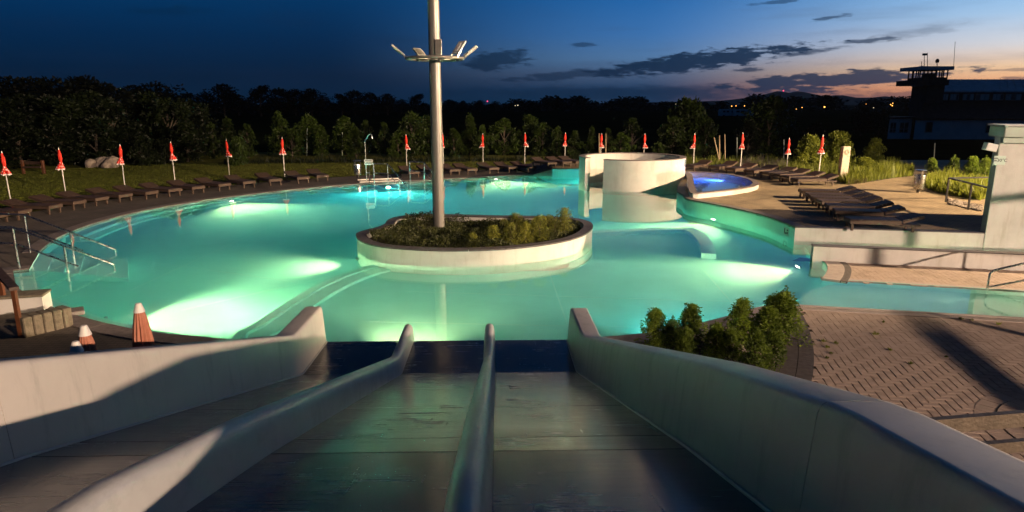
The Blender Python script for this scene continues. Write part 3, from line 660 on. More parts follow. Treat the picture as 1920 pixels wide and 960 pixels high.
def sweep(prof, y0, y1, name, mat, foot=None, step=.2):
    """a slide wall: cross-section (x, height above the lane) carried along the lane"""
    ys = yr(y0 + .003, y1 - .003, step); n = len(prof); mb = MB(); vs = []
    for y in ys:
        for (x, h) in prof: vs.append((x, y, -.06 if h is None else zf(y) + h))
    fs = [(i * n + j, i * n + j + 1, (i + 1) * n + j + 1, (i + 1) * n + j) for i in range(len(ys) - 1) for j in range(n - 1)]
    fs += [tuple(range(n)), tuple((len(ys) - 1) * n + j for j in reversed(range(n)))]
    return mb.add(vs, fs).build(name, mat, SL, True, 50)
def wall_prof(x, s, top=.60): return [(x, -.04), (x + s * .012, .02), (x + s * .045, top - .09), (x + s * .050, top - .05), (x + s * .056, top - .028), (x + s * .066, top - .012), (x + s * .082, top - .002), (x + s * .105, top), (x + s * .325, top - .003), (x + s * .345, top - .006), (x + s * .356, top - .016), (x + s * .36, top - .035), (x + s * .36, None)]
for y0, y1 in ((-1.4, 2.5), (2.5, 4.5), (4.5, 11.4)): sweep(wall_prof(XR, 1), y0, y1, 'side_wall', 'slide_wall')
for y0, y1 in ((-1.4, 3.9), (3.9, 11.4)): sweep(wall_prof(XL, -1, .66), y0, y1, 'side_wall', 'slide_wall')
dp = [(-.10, -.03), (-.09, .14), (-.078, .235), (-.052, .285), (0, .305), (.052, .285), (.078, .235), (.09, .14), (.10, -.03)]
for xd in (XD1, XD2): sweep([(xd + x, h) for x, h in dp], -1.4, 11.45, 'lane_divider', 'slide_rim')
# base cappings at the lane edges (the bead of sealant)
for x, s in ((XR, -1), (XL, 1)):
    ys = yr(-1.4, 11.38, .25); MB().tube([(x + s * .004, y, zf(y) + .004) for y in ys], .014, 6).build('sealant_bead', 'slide_rim', SL, True)

# ================================================================== foliage builders
rnd = random.Random(11)
from mathutils import noise as mnoise
def leaf(mb, c, d, n, L, w):
    """one pointed leaf at c along d"""
    s = d.cross(n)
    if s.length < 1e-4: s = Vector((1, 0, 0))
    s.normalize(); k = len(mb.v)
    mb.v += [tuple(c), tuple(c + d * L * .5 + s * w), tuple(c + d * L), tuple(c + d * L * .5 - s * w)]; mb.f.append((k, k + 1, k + 2, k + 3))
def rdir(r):
    z = r.uniform(-1, 1); a = r.uniform(0, 2 * pi); q = sqrt(1 - z * z); return Vector((q * cos(a), q * sin(a), z))
def clump(mb, c, rad, n, L, w, r, flat=.8):
    for _ in range(n):
        d = rdir(r); q = r.random() ** .45
        p = Vector((c[0] + d.x * rad * q, c[1] + d.y * rad * q, c[2] + d.z * rad * q * flat))
        dd = (d + rdir(r) * .8).normalized(); leaf(mb, p, dd, rdir(r), L * r.uniform(.7, 1.3), w)
def tree_meshes(seed, h, rad, clumps, per, L, w, crown0=.35, shape='round', cl_r=.28):
    """trunk with limbs, and a crown of leaf clumps; returns two meshes of a tree h tall"""
    r = random.Random(seed); cr = MB(); tr = MB(); cs = []
    for i in range(clumps):
        t = (i + r.random()) / clumps; z = crown0 + (1 - crown0) * t
        if shape == 'round': q = sqrt(max(0, 1 - (2 * t - .9) ** 2)) * .9 + .1
        elif shape == 'cone': q = (1 - t) ** .8 * .95 + .08
        elif shape == 'bush': q = sqrt(max(0, 1 - t ** 2.2)) * .95 + .1
        else: q = (.55 + .5 * sin(t * pi * 1.1)) * (1 if t < .8 else .6)
        a = r.uniform(0, 2 * pi); k = r.uniform(.25, 1) * q
        c = Vector((rad * k * cos(a), rad * k * sin(a), h * z)); cs.append(c)
        R_ = rad * cl_r * r.uniform(.7, 1.35) * (1 if shape != 'sap' else (1.25 - .6 * t)); c.z = min(c.z, h - R_ * .5)
        clump(cr, c, R_, per, L, w, r)
    if shape == 'cone':
        for _ in range(16):
            a = r.uniform(0, 2 * pi); k = rad * r.uniform(0, .8); z0 = h * (.95 - .75 * (k / rad)); z1 = z0 + h * r.uniform(.10, .24)
            for q in range(5): clump(cr, (k * cos(a), k * sin(a), z0 + (z1 - z0) * q / 4), h * (.035 - .005 * q), 9, L * .8, w * .8, r)
    tr.tube([(0, 0, -.05), (.02 * h * r.uniform(-1, 1), .02 * h * r.uniform(-1, 1), h * .35), (.02 * h, 0, h * .78)], h * .022 + .012, 7, r2=h * .006)
    for c in cs[::3]:
        b0 = Vector((0, 0, max(.08 * h, c.z * .55))); tr.tube([b0, (b0 + c) / 2 + Vector((0, 0, .04 * h)), c], h * .009 + .004, 5, r2=.004)
    out = []
    for nm, m, mt in (('crown', cr, None), ('trunk', tr, 'bark')):
        me = bpy.data.meshes.new(nm); me.from_pydata(m.v, [], m.f); me.update(); out.append(me)
    out[1].materials.append(MATS['bark']); out[1].shade_smooth(); return out
CROWNS = {}
def plant(name, meshes, mat, loc, s, rz, label, cat, group=None, sx=1.0):
    e = empty(name, loc, rz); e.scale = (s * sx, s * sx, s); tag(e, label, cat, group)
    key = (meshes[0].name, mat)
    if key not in CROWNS:
        me = meshes[0].copy(); me.materials.append(MATS[mat]); CROWNS[key] = me
    link('crown', CROWNS[key], e); link('trunk', meshes[1], e); return e
FARV = [tree_meshes(100 + i, 1.0, .42 + .1 * (i % 3), 30, 62, .075, .022, .16, ['round', 'bush', 'round', 'bush', 'round'][i], .34) for i in range(5)]
HEDV = [tree_meshes(200 + i, 1.0, .40, 60, 60, .066, .015, .05, ['bush', 'sap', 'bush', 'sap'][i], .20) for i in range(4)]
SAPV = [tree_meshes(300 + i, 1.0, .26 + .06 * (i % 4), 40 + 6 * (i % 3), 52, .082, .015, .05, ['sap', 'sap', 'round', 'sap', 'cone', 'sap', 'bush'][i], .15 + .05 * (i % 3)) for i in range(7)]
BRIV = [tree_meshes(400 + i, 1.0, .62, 80, 64, .075, .024, .04, 'bush', .17) for i in range(2)]
BOXV = [tree_meshes(500 + i, 1.0, .33, 74, 46, .048, .013, .03, 'cone', .27) for i in range(4)]
PINV = [tree_meshes(600 + i, 1.0, .42, 50, 44, .085, .010, .03, 'bush', .27) for i in range(3)]

# ================================================================== herringbone paving
W_, JX, JY = .128, .009, .004
rot = radians(-11); cR, sR = cos(rot), sin(rot)
edge_o = spline([P(1503, 581), P(1518, 606), P(1531, 650), P(1533, 690), P(1526, 728), (3.7, 8.0), (2.6, 6.6), (1.9, 5.6)], .2)
n2 = Vector((dc2.y, -dc2.x))
pav_near = [tuple(c2a + n2 * .36 + dc2 * .05)] + edge_o + [(1.9, 3.0), (13, 3.0), tuple(c2a + dc2 * 9 + n2 * .36)]
n1_ = Vector((-dc1.y, dc1.x))
t_in = offset(tongue, .55)
pav_mid = [tuple(Vector(P(1562, 490)))] + [P(1580, 503), P(1577, 520), P(1570, 527)] + [tuple(c1a + n1_ * .22 + dc1 * 8), tuple(fwA - nfw * .26 + dfw * 8)]
bedC, bedR = (7.75, 7.75), 1.55
pave = MB().add([(x, y, -.012) for x, y in pav_near], tess([pav_near])).build('paving', 'joint'); tag(pave, kind='structure')
pave2 = MB().add([(x, y, -.012) for x, y in pav_mid], tess([pav_mid])).build('paving_strip', 'joint'); tag(pave2, kind='structure')
pav_nx = offset(pav_near, -.09 if area(pav_near) > 0 else .09, True)
blocks = []
for i in range(-190, 190):
    for j in range(-54, 55):
        ox, oy = i + 2 * j, i - 2 * j
        for (cx, cyy, vert) in ((ox + 1, oy + .5, 0), (ox + 2.5, oy, 1)):
            x, y = cx * W_, cyy * W_
            X, Y = 7 + x * cR - y * sR, 10 + x * sR + y * cR
            if not (1 < X < 15 and 2.5 < Y < 18): continue
            if inside((X, Y), pav_nx) and hypot(X - bedC[0], Y - bedC[1]) > bedR - .12: blocks.append((X, Y, vert, 0))
            elif inside((X, Y), pav_mid): blocks.append((X, Y, vert, 1))
def block_mesh(vert, zt=.0, var=0):
    d = (W_ - JX, 2 * W_ - JY) if vert else (2 * W_ - JX, W_ - JY)
    return MB().bbox((0, 0, -.03), (d[0], d[1], .06), .006)
bm_ = []
for vert in (0, 1):
    m = block_mesh(vert); me = bpy.data.meshes.new('paver'); me.from_pydata(m.v, [], m.f); me.update(); me.materials.append(MATS['paver']); bm_.append(me)
def proj(x, y, z):
    q = Vector((x, y, z - CAM_H)); s = q.y * cos(PITCH) - q.z * sin(PITCH); h = q.y * sin(PITCH) + q.z * cos(PITCH)
    return (960 + FOC * q.x / s, 480 - FOC * h / s, s)
def vis(bk):
    u, v, s = proj(bk[0], bk[1], .0)
    wall_v = 640 + (u - 1130) * .385   # below this line the slide wall hides the ground
    return s if (0 < u < 1935 and v < min(wall_v + 5, 900)) else 999 + s
blocks.sort(key=vis)
rest = [MB(), MB()]
for k, (X, Y, vert, which) in enumerate(blocks):
    z = DECK * 0 + .012 + rnd.uniform(-.0015, .0015)
    if k < 300 and vis((X, Y)) < 999:
        o = link('paver', bm_[vert], (pave, pave2)[which]); o.location = (X, Y, z); o.rotation_euler = (rnd.uniform(-.006, .006), rnd.uniform(-.006, .006), rot)
    else:
        d = (W_ - JX, 2 * W_ - JY) if vert else (2 * W_ - JX, W_ - JY); rest[which].box((X, Y, z - .03), (d[0], d[1], .06), rot)
for m, pr in zip(rest, (pave, pave2)):
    if m.v: tag(m.build('paver_field', 'paver', pr), kind='stuff')
# tongue coping and overflow gratings
mb = MB(); band(mb, tongue, .40, -.1, .035, 1); tag(mb.build('tongue_coping', 'stone_edge'), kind='structure')
mb = MB(); band(mb, offset(tongue, .40), .16, -.1, .028, 1); tag(mb.build('tongue_kerb', 'kerb'), kind='structure')
mb = MB(); band(mb, [tuple(c1a), tuple(c1a + dc1 * 14)], .2, -.1, .02, 1); tag(mb.build('channel_edge_stone', 'stone_edge'), kind='structure')
mb = MB(); band(mb, [tuple(c2a - dc2 * .02), tuple(c2a + dc2 * 14)], .10, -.1, .024, -1); band(mb, [tuple(c2a + n2 * .29 - dc2 * .02), tuple(c2a + n2 * .29 + dc2 * 14)], .07, -.1, .024, -1)
gr = mb.build('overflow_grating', 'stone_edge'); tag(gr, kind='structure')
mb = MB()
for k in range(330):
    c = c2a + dc2 * (.04 * k) + n2 * .195; mb.box((c.x, c.y, .012), (.022, .19, .012), atan2(dc2.y, dc2.x))
tag(mb.build('grating_bar', 'grate', gr), kind='stuff')
# coping along the planted bank
mb = MB(); band(mb, nearR_s[1:], .42, -.15, .05, 1); tag(mb.build('bank_coping', 'coping'), kind='structure')
# planting bed right of the slide
bed = [tuple(p) for p in offset(nearR_s[2:], .42)] + [(1.9, 11.2), (1.9, 5.6)] + offset(edge_o, -.62)[::-1]
bedo = MB().add([(x, y, .004) for x, y in bed], tess([bed])).build('planting_bed', 'soil'); tag(bedo, kind='structure')
for kk, (d0, w) in enumerate(((.06, .24), (.31, .24), (.56, .05))):
    A = offset(edge_o, -d0); step = 1 if w > .1 else 2
    par = empty('kerb_course'); tag(par, ['outer course of dark kerb stones beside the paving', 'inner course of dark kerb stones beside the planting bed', 'thin metal edging strip along the pebbled bed'][kk], 'kerb')
    B = offset(edge_o, -d0 - w)
    for i in range(0, len(A) - 1):
        q0, q1, r0, r1 = Vector(A[i]), Vector(A[i + 1]), Vector(B[i]), Vector(B[i + 1]); g = .03
        MB().prism([tuple(q0.lerp(q1, g)), tuple(q0.lerp(q1, 1 - g)), tuple(r0.lerp(r1, 1 - g)), tuple(r0.lerp(r1, g))], -.1, .02 + (.02 if kk == 2 else 0)).build('kerb_stone' if kk < 2 else 'edging_piece', 'kerb', par)
mb = MB(); r = random.Random(5)
ico = bmesh.new(); bmesh.ops.create_icosphere(ico, subdivisions=1, radius=1); ico.verts.index_update()
iv = [v.co.copy() for v in ico.verts]; fi = [[v.index for v in f.verts] for f in ico.faces]; ico.free()
def stone(mb, c, s, r):
    sx, sy, sz = s * r.uniform(.7, 1.2), s * r.uniform(.7, 1.2), s * r.uniform(.45, .8); M = Matrix.Rotation(r.uniform(0, 6.28), 3, 'Z') @ Matrix.Rotation(r.uniform(-.5, .5), 3, 'X')
    mb.add([M @ Vector((v.x * sx * r.uniform(.8, 1.15), v.y * sy * r.uniform(.8, 1.15), v.z * sz)) + Vector(c) for v in iv], fi)
bx0, bx1 = 1.8, 7.2; n_p = 0
while n_p < 2100:
    x, y = r.uniform(bx0, bx1), r.uniform(6.5, 13.6)
    if inside((x, y), bed) and (x + y * .3 > 6.7 or r.random() < .12): stone(mb, (x, y, .02 + r.uniform(0, .02)), r.uniform(.018, .036), r); n_p += 1
tag(mb.build('pebbles', 'pebble'), 'pale pebbles covering the planting bed beside the slide', 'pebbles', kind='stuff')
BX = [((1226, 652), .92, 'leftmost low box shrub beside the slide wall'), ((1258, 658), .74, 'short box shrub close to the slide wall, second from left'), ((1294, 648), 1.0, 'twin tipped box shrub near the pool edge, third from left'), ((1284, 672), .70, 'low box shrub just behind the slide wall'),
      ((1340, 672), .80, 'low box shrub rising just over the slide wall'), ((1366, 676), .72, 'small round box shrub before the tall pointed one'), ((1388, 644), 1.08, 'tall pointed box shrub between pool edge and slide wall'),
      ((1464, 642), 1.22, 'tallest box shrub, beside the dark kerb stones'), ((1436, 650), .95, 'box shrub tucked in front of the tallest shrub'), ((1414, 702), .92, 'nearest box shrub in the pale pebbles'), ((1446, 690), .80, 'small box shrub next to the pebbles by the kerb'), ((1446, 628), .98, 'dark box shrub behind the tallest one, at the pool edge')]
for k, (uv, h, lab) in enumerate(BX):
    p = P(*uv); plant('box_shrub', BOXV[k % 4], 'leaf_box', (p[0], p[1], .01), h * .74, k * 1.3, lab, 'shrub', 'box shrubs beside the slide', 1.42)
# round lawn bed at the right edge
for kk, (r0, r1) in enumerate(((bedR - .24, bedR), (bedR - .50, bedR - .26))):
    par = empty('kerb_ring', (*bedC, 0)); tag(par, ['outer', 'inner'][kk] + ' ring of kerb stones round the small lawn at the right edge', 'kerb')
    nst = 40
    for i in range(nst):
        a, b_ = 2 * pi * (i + .02) / nst, 2 * pi * (i + .98) / nst
        MB().prism([(r0 * cos(a), r0 * sin(a)), (r1 * cos(a), r1 * sin(a)), (r1 * cos(b_), r1 * sin(b_)), (r0 * cos(b_), r0 * sin(b_))], -.1, .016 + kk * .01).build('kerb_stone', 'paver', par)
cl = [(bedC[0] + (bedR - .5) * cos(2 * pi * i / 32), bedC[1] + (bedR - .5) * sin(2 * pi * i / 32)) for i in range(32)]
sheet('lawn_patch', [cl], .01, 'lawn')
def blades(mb, pts, h0, h1, w, r, lean=.35):
    for (x, y, z) in pts:
        a = r.uniform(0, 2 * pi); h = r.uniform(h0, h1) * (.75 + .75 * mnoise.noise((x * .9, y * .9, 3.0))); l = r.uniform(0, lean) * h; s = Vector((-sin(a), cos(a), 0)) * w
        k = len(mb.v); b_ = Vector((x, y, z)); m_ = b_ + Vector((cos(a) * l * .4, sin(a) * l * .4, h * .6)); t_ = b_ + Vector((cos(a) * l, sin(a) * l, h))
        mb.v += [tuple(b_ - s), tuple(b_ + s), tuple(m_ + s * .7), tuple(m_ - s * .7), tuple(t_)]; mb.f += [(k, k + 1, k + 2, k + 3), (k + 3, k + 2, k + 4)]
r = random.Random(3); pts = []
while len(pts) < 3500:
    x, y = r.uniform(-1, 1), r.uniform(-1, 1)
    if x * x + y * y < 1: pts.append((bedC[0] + x * (bedR - .52), bedC[1] + y * (bedR - .52), .01))
mb = MB(); blades(mb, pts, .05, .14, .004, r); tag(mb.build('grass_patch', 'blade'), 'short grass inside the kerb ring at the right edge', 'grass', kind='stuff')
WE = [(1543, 642), (1551, 653), (1567, 646), (1557, 664), (1550, 673), (1656, 606), (1641, 629), (1707, 684), (1668, 658), (1774, 671), (1802, 600), (1822, 602), (1871, 610)]
for i, uv in enumerate(WE):
    m = MB(); r = random.Random(40 + i); s = r.uniform(.04, .075)
    for _ in range(22): leaf(m, Vector((r.gauss(0, s * .2), r.gauss(0, s * .2), .012)), (rdir(r) * .9 + Vector((0, 0, 1.0))).normalized(), rdir(r), s * r.uniform(.6, 1.2), .008)
    o = m.build('weed', 'leaf_bright'); p = P(*uv); o.location = (p[0], p[1], 0); tag(o, 'small green weed sprouting from a joint of the herringbone paving', 'weed', 'weeds in the paving joints')

# ================================================================== planter contents and mast
mb = MB(); r = random.Random(21); n_ = 0
xs = [p[0] for p in isl_in]; ys_ = [p[1] for p in isl_in]
small = offset(isl_in, .12, True)
bumps = [(r.uniform(min(xs), max(xs)), r.uniform(min(ys_), max(ys_)), r.uniform(.3, .8)) for _ in range(46)]
while n_ < 26000:
    x, y = r.uniform(min(xs), max(xs)), r.uniform(min(ys_), max(ys_))
    if not inside((x, y), small): continue
    h = .05 + max(0, max(.30 * (1 - (hypot(x - bx_, y - by_) / br_) ** 2) for bx_, by_, br_ in bumps))
    if x > 0.9 and r.random() < .8: h *= .3
    leaf(mb, Vector((x, y, .27 + h * r.random() ** .4)), (rdir(r) + Vector((0, 0, .6))).normalized(), rdir(r), r.uniform(.045, .09), .017); n_ += 1
tag(mb.build('ground_cover', 'leaf_cover'), 'low leafy ground cover filling the kidney planter round the mast', 'ground cover', kind='stuff')
PS = [((887, 466), .46, 'leftmost rounded pine shrub at the planter front'), ((925, 462), .62, 'second rounded pine shrub from the mast at the planter front'), ((957, 460), .66, 'third rounded pine shrub along the planter front'), ((985, 455), .62, 'rounded pine shrub in the middle of the planter front row'),
      ((1012, 452), .78, 'tall pine shrub with an upright tip near the planter right end'), ((1003, 446), .62, 'pine shrub half hidden behind the front row'), ((1040, 440), .50, 'low pine shrub at the right end of the planter'), ((1058, 437), .80, 'rightmost pointed pine shrub in the planter'), ((968, 443), .72, 'pine shrub in the back row behind the third one'), ((1030, 434), .55, 'small pine shrub at the back right of the planter'), ((945, 440), .5, 'small pine shrub behind the ground cover')]
for k, (uv, h, lab) in enumerate(PS):
    p = P(*uv, .3); plant('pine_shrub', PINV[k % 3], 'leaf_pine', (p[0], p[1], .26), h, k * 1.7, lab, 'shrub', 'pine shrubs in the planter', .95)
mx, my = P(823, 427, .3)
MA = empty('light_mast', (mx, my, .25)); tag(MA, 'tall grey steel mast with a ring of floodlights rising from the planter', 'light mast')
MB().lathe([(.185, 0), (.183, 3), (.178, 6), (.172, 11)], 40, close=True).build('mast_tube', 'mast', MA, True, 40)
MB().lathe([(.20, -.02), (.26, 0), (.26, .02), (.19, .03)], 32).build('base_collar', 'mast', MA, True, 40)
zr = 5.30
m = MB()
k = 40; R1 = .86
m.tube([(R1 * cos(2 * pi * i / k), R1 * sin(2 * pi * i / k), zr) for i in range(k + 1)], .045, 8, False)
for i in range(4): a = pi / 4 + i * pi / 2; m.bar((.17 * cos(a), .17 * sin(a), zr), (R1 * cos(a), R1 * sin(a), zr), .06, .05)
m.build('lamp_ring', 'mast', MA, True, 50)
MB().lathe([(.19, zr - .02), (.215, zr), (.215, zr + .03), (.19, zr + .05)], 28).build('ring_collar', 'mast', MA, True, 40)
MB().bbox((.14, -.16, zr + .30), (.20, .16, .50), .01).build('junction_box', 'mast', MA)
def floodhead(ang, lean, roll, el):
    """slim floodlight panel leaning out from the ring; lean: heading of the panel, el: its rise"""
    a = radians(ang); c = Vector((R1 * cos(a), R1 * sin(a), zr + .05)); h_ = radians(lean)
    ax = Vector((cos(h_) * cos(el), sin(h_) * cos(el), sin(el))); sd = Vector((-sin(h_), cos(h_), 0)); nn = sd.cross(ax)
    if roll: nn = -nn; sd = -sd
    Mx = Matrix((sd, ax, nn)).transposed(); cen = c + ax * .30
    head = MB().bbox(cen, (.34, .48, .05), .012, M=Mx).build('lamp_head', 'lamp_case', MA)
    MB().bbox(cen + nn * .027 + ax * .03, (.26, .32, .008), .003, M=Mx).build('lamp_glass', 'lamp_glass', head)
    for q in (-.06, 0, .06): MB().bbox(cen - nn * .035 + sd * q, (.012, .30, .03), .002, M=Mx).build('cooling_fin', 'lamp_case', head)
    b_ = MB()
    for q in (-.18, .18): b_.bar(c + sd * q - Vector((0, 0, .05)), c + sd * q + ax * .24, .02, .03)
    b_.bar(c - sd * .19, c + sd * .19, .03, .02); b_.build('bracket', 'steel', MA)
floodhead(188, 188, 1, radians(38)); floodhead(118, 135, 1, radians(38)); floodhead(-42, 42, 0, radians(52)); floodhead(2, -4, 1, radians(36))
# ================================================================== sun loungers
def lounger():
    e = empty('sun_lounger'); L, Wd, H = 2.05, .70, .33
    for s in (-1, 1): MB().bbox((.72, s * (Wd / 2 - .02), H - .06), (1.44, .04, .11), .006).build('side_rail', 'wood_grey', e)
    MB().bbox((.02, 0, H - .06), (.04, Wd - .085, .11), .006).build('end_rail', 'wood_grey', e)
    for x in (.09, 1.80):
        for s in (-1, 1): MB().bbox((x, s * (Wd / 2 - .075), H / 2 - .06), (.07, .06, H - .12), .005).build('leg', 'wood_grey', e)
    MB().bbox((1.72, 0, H - .12), (.55, Wd - .10, .05), .005).build('rear_frame', 'wood_dark', e)
    sm = MB().bbox((0, 0, 0), (.098, Wd - .02, .026), .004); me = bpy.data.meshes.new('slat'); me.from_pydata(sm.v, [], sm.f); me.update(); me.materials.append(MATS['wood'])
    for i in range(13): o = link('slat', me, e); o.location = (.06 + i * .11, 0, H + .01)
    hr = empty('headrest', (1.46, 0, H + .01)); hr.parent = e; hr.rotation_euler = (0, -radians(17), 0)
    for i in range(5): o = link('slat', me, hr); o.location = (.07 + i * .118, 0, 0.004)
    for s in (-1, 1): MB().bbox((.31, s * (Wd / 2 - .03), -.05), (.60, .04, .07), .006).build('headrest_rail', 'wood_grey', hr)
    return e
LG0 = lounger(); first = [True]
def put_lounger(x, y, z, rz, label, group):
    o = LG0 if first[0] else copy_tree(LG0); first[0] = False
    o.location = (x, y, z); o.rotation_euler = (0, 0, rz); tag(o, label, 'sun lounger', group)
LF = [(8, 419), (50, 411), (107, 400.5), (152, 392), (194, 385), (238, 378.5), (287, 373), (330, 368), (374, 363), (423, 357.5), (469, 352.5), (518, 348), (570, 344), (606, 340)]
for i, uv in enumerate(LF):
    x, y = P(*uv, DECK); d = Vector((x + 2.0, y - 24)); put_lounger(x, y, DECK, atan2(d.y, d.x) + rnd.uniform(-.06, .06), f'wooden sun lounger on the left deck, {ORD[i]} from the left edge', 'loungers along the left deck')
LF2 = [(777, 333), (818, 330), (854, 328.5), (886, 327), (927, 325), (963, 323.5), (998, 322)]
for i, uv in enumerate(LF2):
    x, y = P(*uv, DECK); put_lounger(x, y, DECK, atan2(.87, -.5) + rnd.uniform(-.08, .08), f'wooden sun lounger on the far deck, {ORD[i]} from the shower', 'loungers along the far deck')
for i, uv in enumerate([(1036, 315), (1064, 313.5), (1088, 312.5)]):
    x, y = P(*uv, TERR); put_lounger(x, y, TERR, atan2(.87, -.5), f'wooden sun lounger behind the low back wall, {ORD[i]} from the ramp', 'loungers along the far deck')
RR = [((1291, 321), (1335, 315)), ((1338, 323), (1384, 317)), ((1368, 327), (1428, 321)), ((1403, 331), (1470, 325)), ((1432, 335), (1504, 330)), ((1452, 338.5), (1530, 334)), ((1470, 343), (1560, 340)), ((1488, 348), (1585, 346.5))]
for i, (a, b_) in enumerate(RR):
    A, B = Vector(P(*a, TERR)), Vector(P(*b_, TERR)); d = B - A; put_lounger(A.x, A.y, TERR, atan2(d.y, d.x), f'reddish wooden sun lounger behind the whirlpool, {ORD[i]} from the ring wall', 'loungers behind the whirlpool')
NR = [((1499, 371), (1603, 373)), ((1512, 379), (1622, 381)), ((1522, 385), (1638, 387.5)), ((1534, 392), (1655, 395)), ((1548, 401), (1674, 405)), ((1562, 411), (1695, 416)), ((1586, 429), (1716, 433))]
for i, (a, b_) in enumerate(NR):
    A, B = Vector(P(*a, TERR)), Vector(P(*b_, TERR)); d = B - A; put_lounger(A.x, A.y, TERR, atan2(d.y, d.x) + rnd.uniform(-.02, .02), 'dark wooden sun lounger on the terrace, ' + ('nearest to the water channel' if i == 6 else 'farthest from the water channel' if i == 0 else f'{ORD[6 - i]} from the water channel'), 'loungers on the right terrace')

# ================================================================== red parasols
def parasol_proto(seed):
    e = empty('closed_parasol'); r = random.Random(seed)
    MB().tube([(0, 0, 0), (0, 0, 2.12)], .021, 8).build('pole', 'white_paint', e, True, 40)
    ph = r.uniform(0, 6.28); lean = r.uniform(-.05, .05); asy = r.uniform(.25, .65)
    prof = [(.012, 2.20), (.030, 2.14), (.052, 2.02), (.070, 1.90), (.072, 1.80), (.060, 1.72), (.042, 1.66), (.048, 1.62), (.070, 1.54), (.094, 1.46), (.112, 1.40), (.124, 1.345), (.132, 1.30), (.130, 1.275)]
    def fn(a, z):
        k = max(0, min(1, (1.66 - z) / .3)); return (1 + (.10 + .18 * k) * cos(8 * a + ph)) * (1 + asy * k * cos(a - ph))
    m = MB().lathe(prof, 48, fn=fn); m.v = [(x + lean * (2.2 - z), y, z + (0.02 * sin(5 * atan2(y, x)) if z < 1.3 else 0)) for x, y, z in m.v]
    c = m.build('canopy', 'red_cloth', e, True, 60)
    MB().lathe([(.050, 1.675), (.052, 1.655), (.050, 1.635)], 16).build('tie_strap', 'red_cloth', c, True)
    MB().lathe([(.022, 2.14), (.026, 2.17), (.018, 2.22), (.004, 2.26)], 12, close=True).build('tip', 'white_paint', e, True, 40)
    return e
PPS = [parasol_proto(i) for i in range(4)]; used = [False] * 4
PR = [(22, 386, 1.02), (125, 372, 1.02), (235, 358, 1.02), (329, 347, 1.02), (431, 337, 1.02), (534, 331.5, 1.03), (763, 317.5, 1.02), (832, 313.5, 1.03), (906, 311.5, 1.0), (984, 309, 1.0), (1059, 308, 1.0)]
def put_parasol(i, x, y, z, s, label):
    k = i % 4; o = PPS[k] if not used[k] else copy_tree(PPS[k]); used[k] = True
    o.location = (x, y, z); o.scale = (s * 1.05, s * 1.05, s); o.rotation_euler = (rnd.uniform(-.035, .035), rnd.uniform(-.035, .035), i * 2.1); tag(o, label, 'parasol', 'closed red parasols round the pool')
for i, (u, v, s) in enumerate(PR):
    x, y = P(u, v, 0); put_parasol(i, x, y, .0, s, f'closed red parasol on a white pole, {ORD[i]} from the left edge')
x, y = PY(1127, 247, 45.5).x, 45.5; put_parasol(11, x, y, .05, 1.0, 'closed red parasol above the left part of the ring wall')
x, y = PY(1209, 247, 45).x, 45; put_parasol(12, x, y, .05, 1.0, 'closed red parasol above the middle of the ring wall')
for i, (u, v, s, lab) in enumerate([(1300, 316, .93, 'closed red parasol just right of the ring wall'), (1388, 319, .97, 'closed red parasol beside the tree stakes'), (1474, 329.5, .90, 'closed red parasol left of the bright bush'), (1534, 335, 1.0, 'closed red parasol in front of the bright bush, nearest the stone pillar')]):
    x, y = P(u, v, TERR); put_parasol(13 + i, x, y, TERR, s, lab)
# folded salmon parasols left of the slide
def brown_parasol(x, y, h, rz, label):
    e = empty('folded_parasol', (x, y, DECK), rz); tag(e, label, 'parasol', 'folded salmon parasols beside the slide')
    MB().lathe([(.0, .0), (.24, 0), (.24, .05), (.05, .07)], 24).build('base', 'concrete', e, True, 40)
    MB().tube([(0, 0, .05), (0, 0, h - .05)], .024, 10).build('pole', 'dark_steel', e, True)
    prof = [(.045, h - .09), (.06, h - .15), (.075, h - .25), (.09, h - .40), (.105, h - .60), (.115, h - .85), (.12, h - 1.1), (.118, h - 1.2)]
    MB().lathe(prof, 64, fn=lambda a, z: 1 + (.05 + .16 * min(1, (h - z) / .6)) * cos(14 * a)).build('cloth', 'parasol_cloth', e, True, 70)
    MB().lathe([(.064, h - .105), (.062, h - .10), (.046, h - .05), (.034, h - .010), (.027, h), (.0, h + .002)], 24).build('cap', 'white_paint', e, True, 50)
for u, v, h, lab in [(259, 568, 1.95, 'tallest folded salmon parasol with white cap over the slide wall'), (157, 610, 1.90, 'middle folded salmon parasol with white cap over the slide wall'), (141, 640, 1.88, 'small leftmost folded parasol, only its white cap showing')]:
    x, y = P(u, v, h + DECK); brown_parasol(x, y, h, rnd.uniform(0, 6), lab)
HAZE = 4.0e-5
# ================================================================== rails, bins, shower, signs
def V3(p, z): return Vector((p[0], p[1], z))
def handrail(name, pts, posts, label, mid=None, r=.027, mat='steel', cat='handrail'):
    """pts: path of the top tube; posts: (top, foot) pairs; mid: path of the lower tube"""
    e = empty(name, (0, 0, 0)); tag(e, label, cat)
    MB().tube(pts, r, 10).build('top_rail', mat, e, True, 50)
    if mid: MB().tube(mid, r * .85, 10).build('mid_rail', mat, e, True, 50)
    for a, b_ in posts: MB().tube([a, b_], r, 10).build('post', mat, e, True, 50)
    return e
def stair_rail(p1, p2, back_len, label, H=1.14, drop=1.04):
    p1, p2 = Vector(p1), Vector(p2); d = (p2 - p1).normalized()
    t0 = V3(p1 - Vector((1, -.12)) * back_len, H); t1 = V3(p1, H); t2 = V3(p2, H - drop)
    mid1, mid2 = V3(p1, H - .42), V3(p1 + (p2 - p1) * .62, H - .42 - drop * .62)
    pm_ = p1 + (p2 - p1) * .5
    handrail('handrail', [t0, t1, t2, V3(p2, -.35)], [(t1, V3(p1, 0)), (V3(pm_, H - drop * .5), V3(pm_, -.8))], label, [V3(p1 - Vector((1, -.12)) * back_len, H - .42), mid1, mid2])
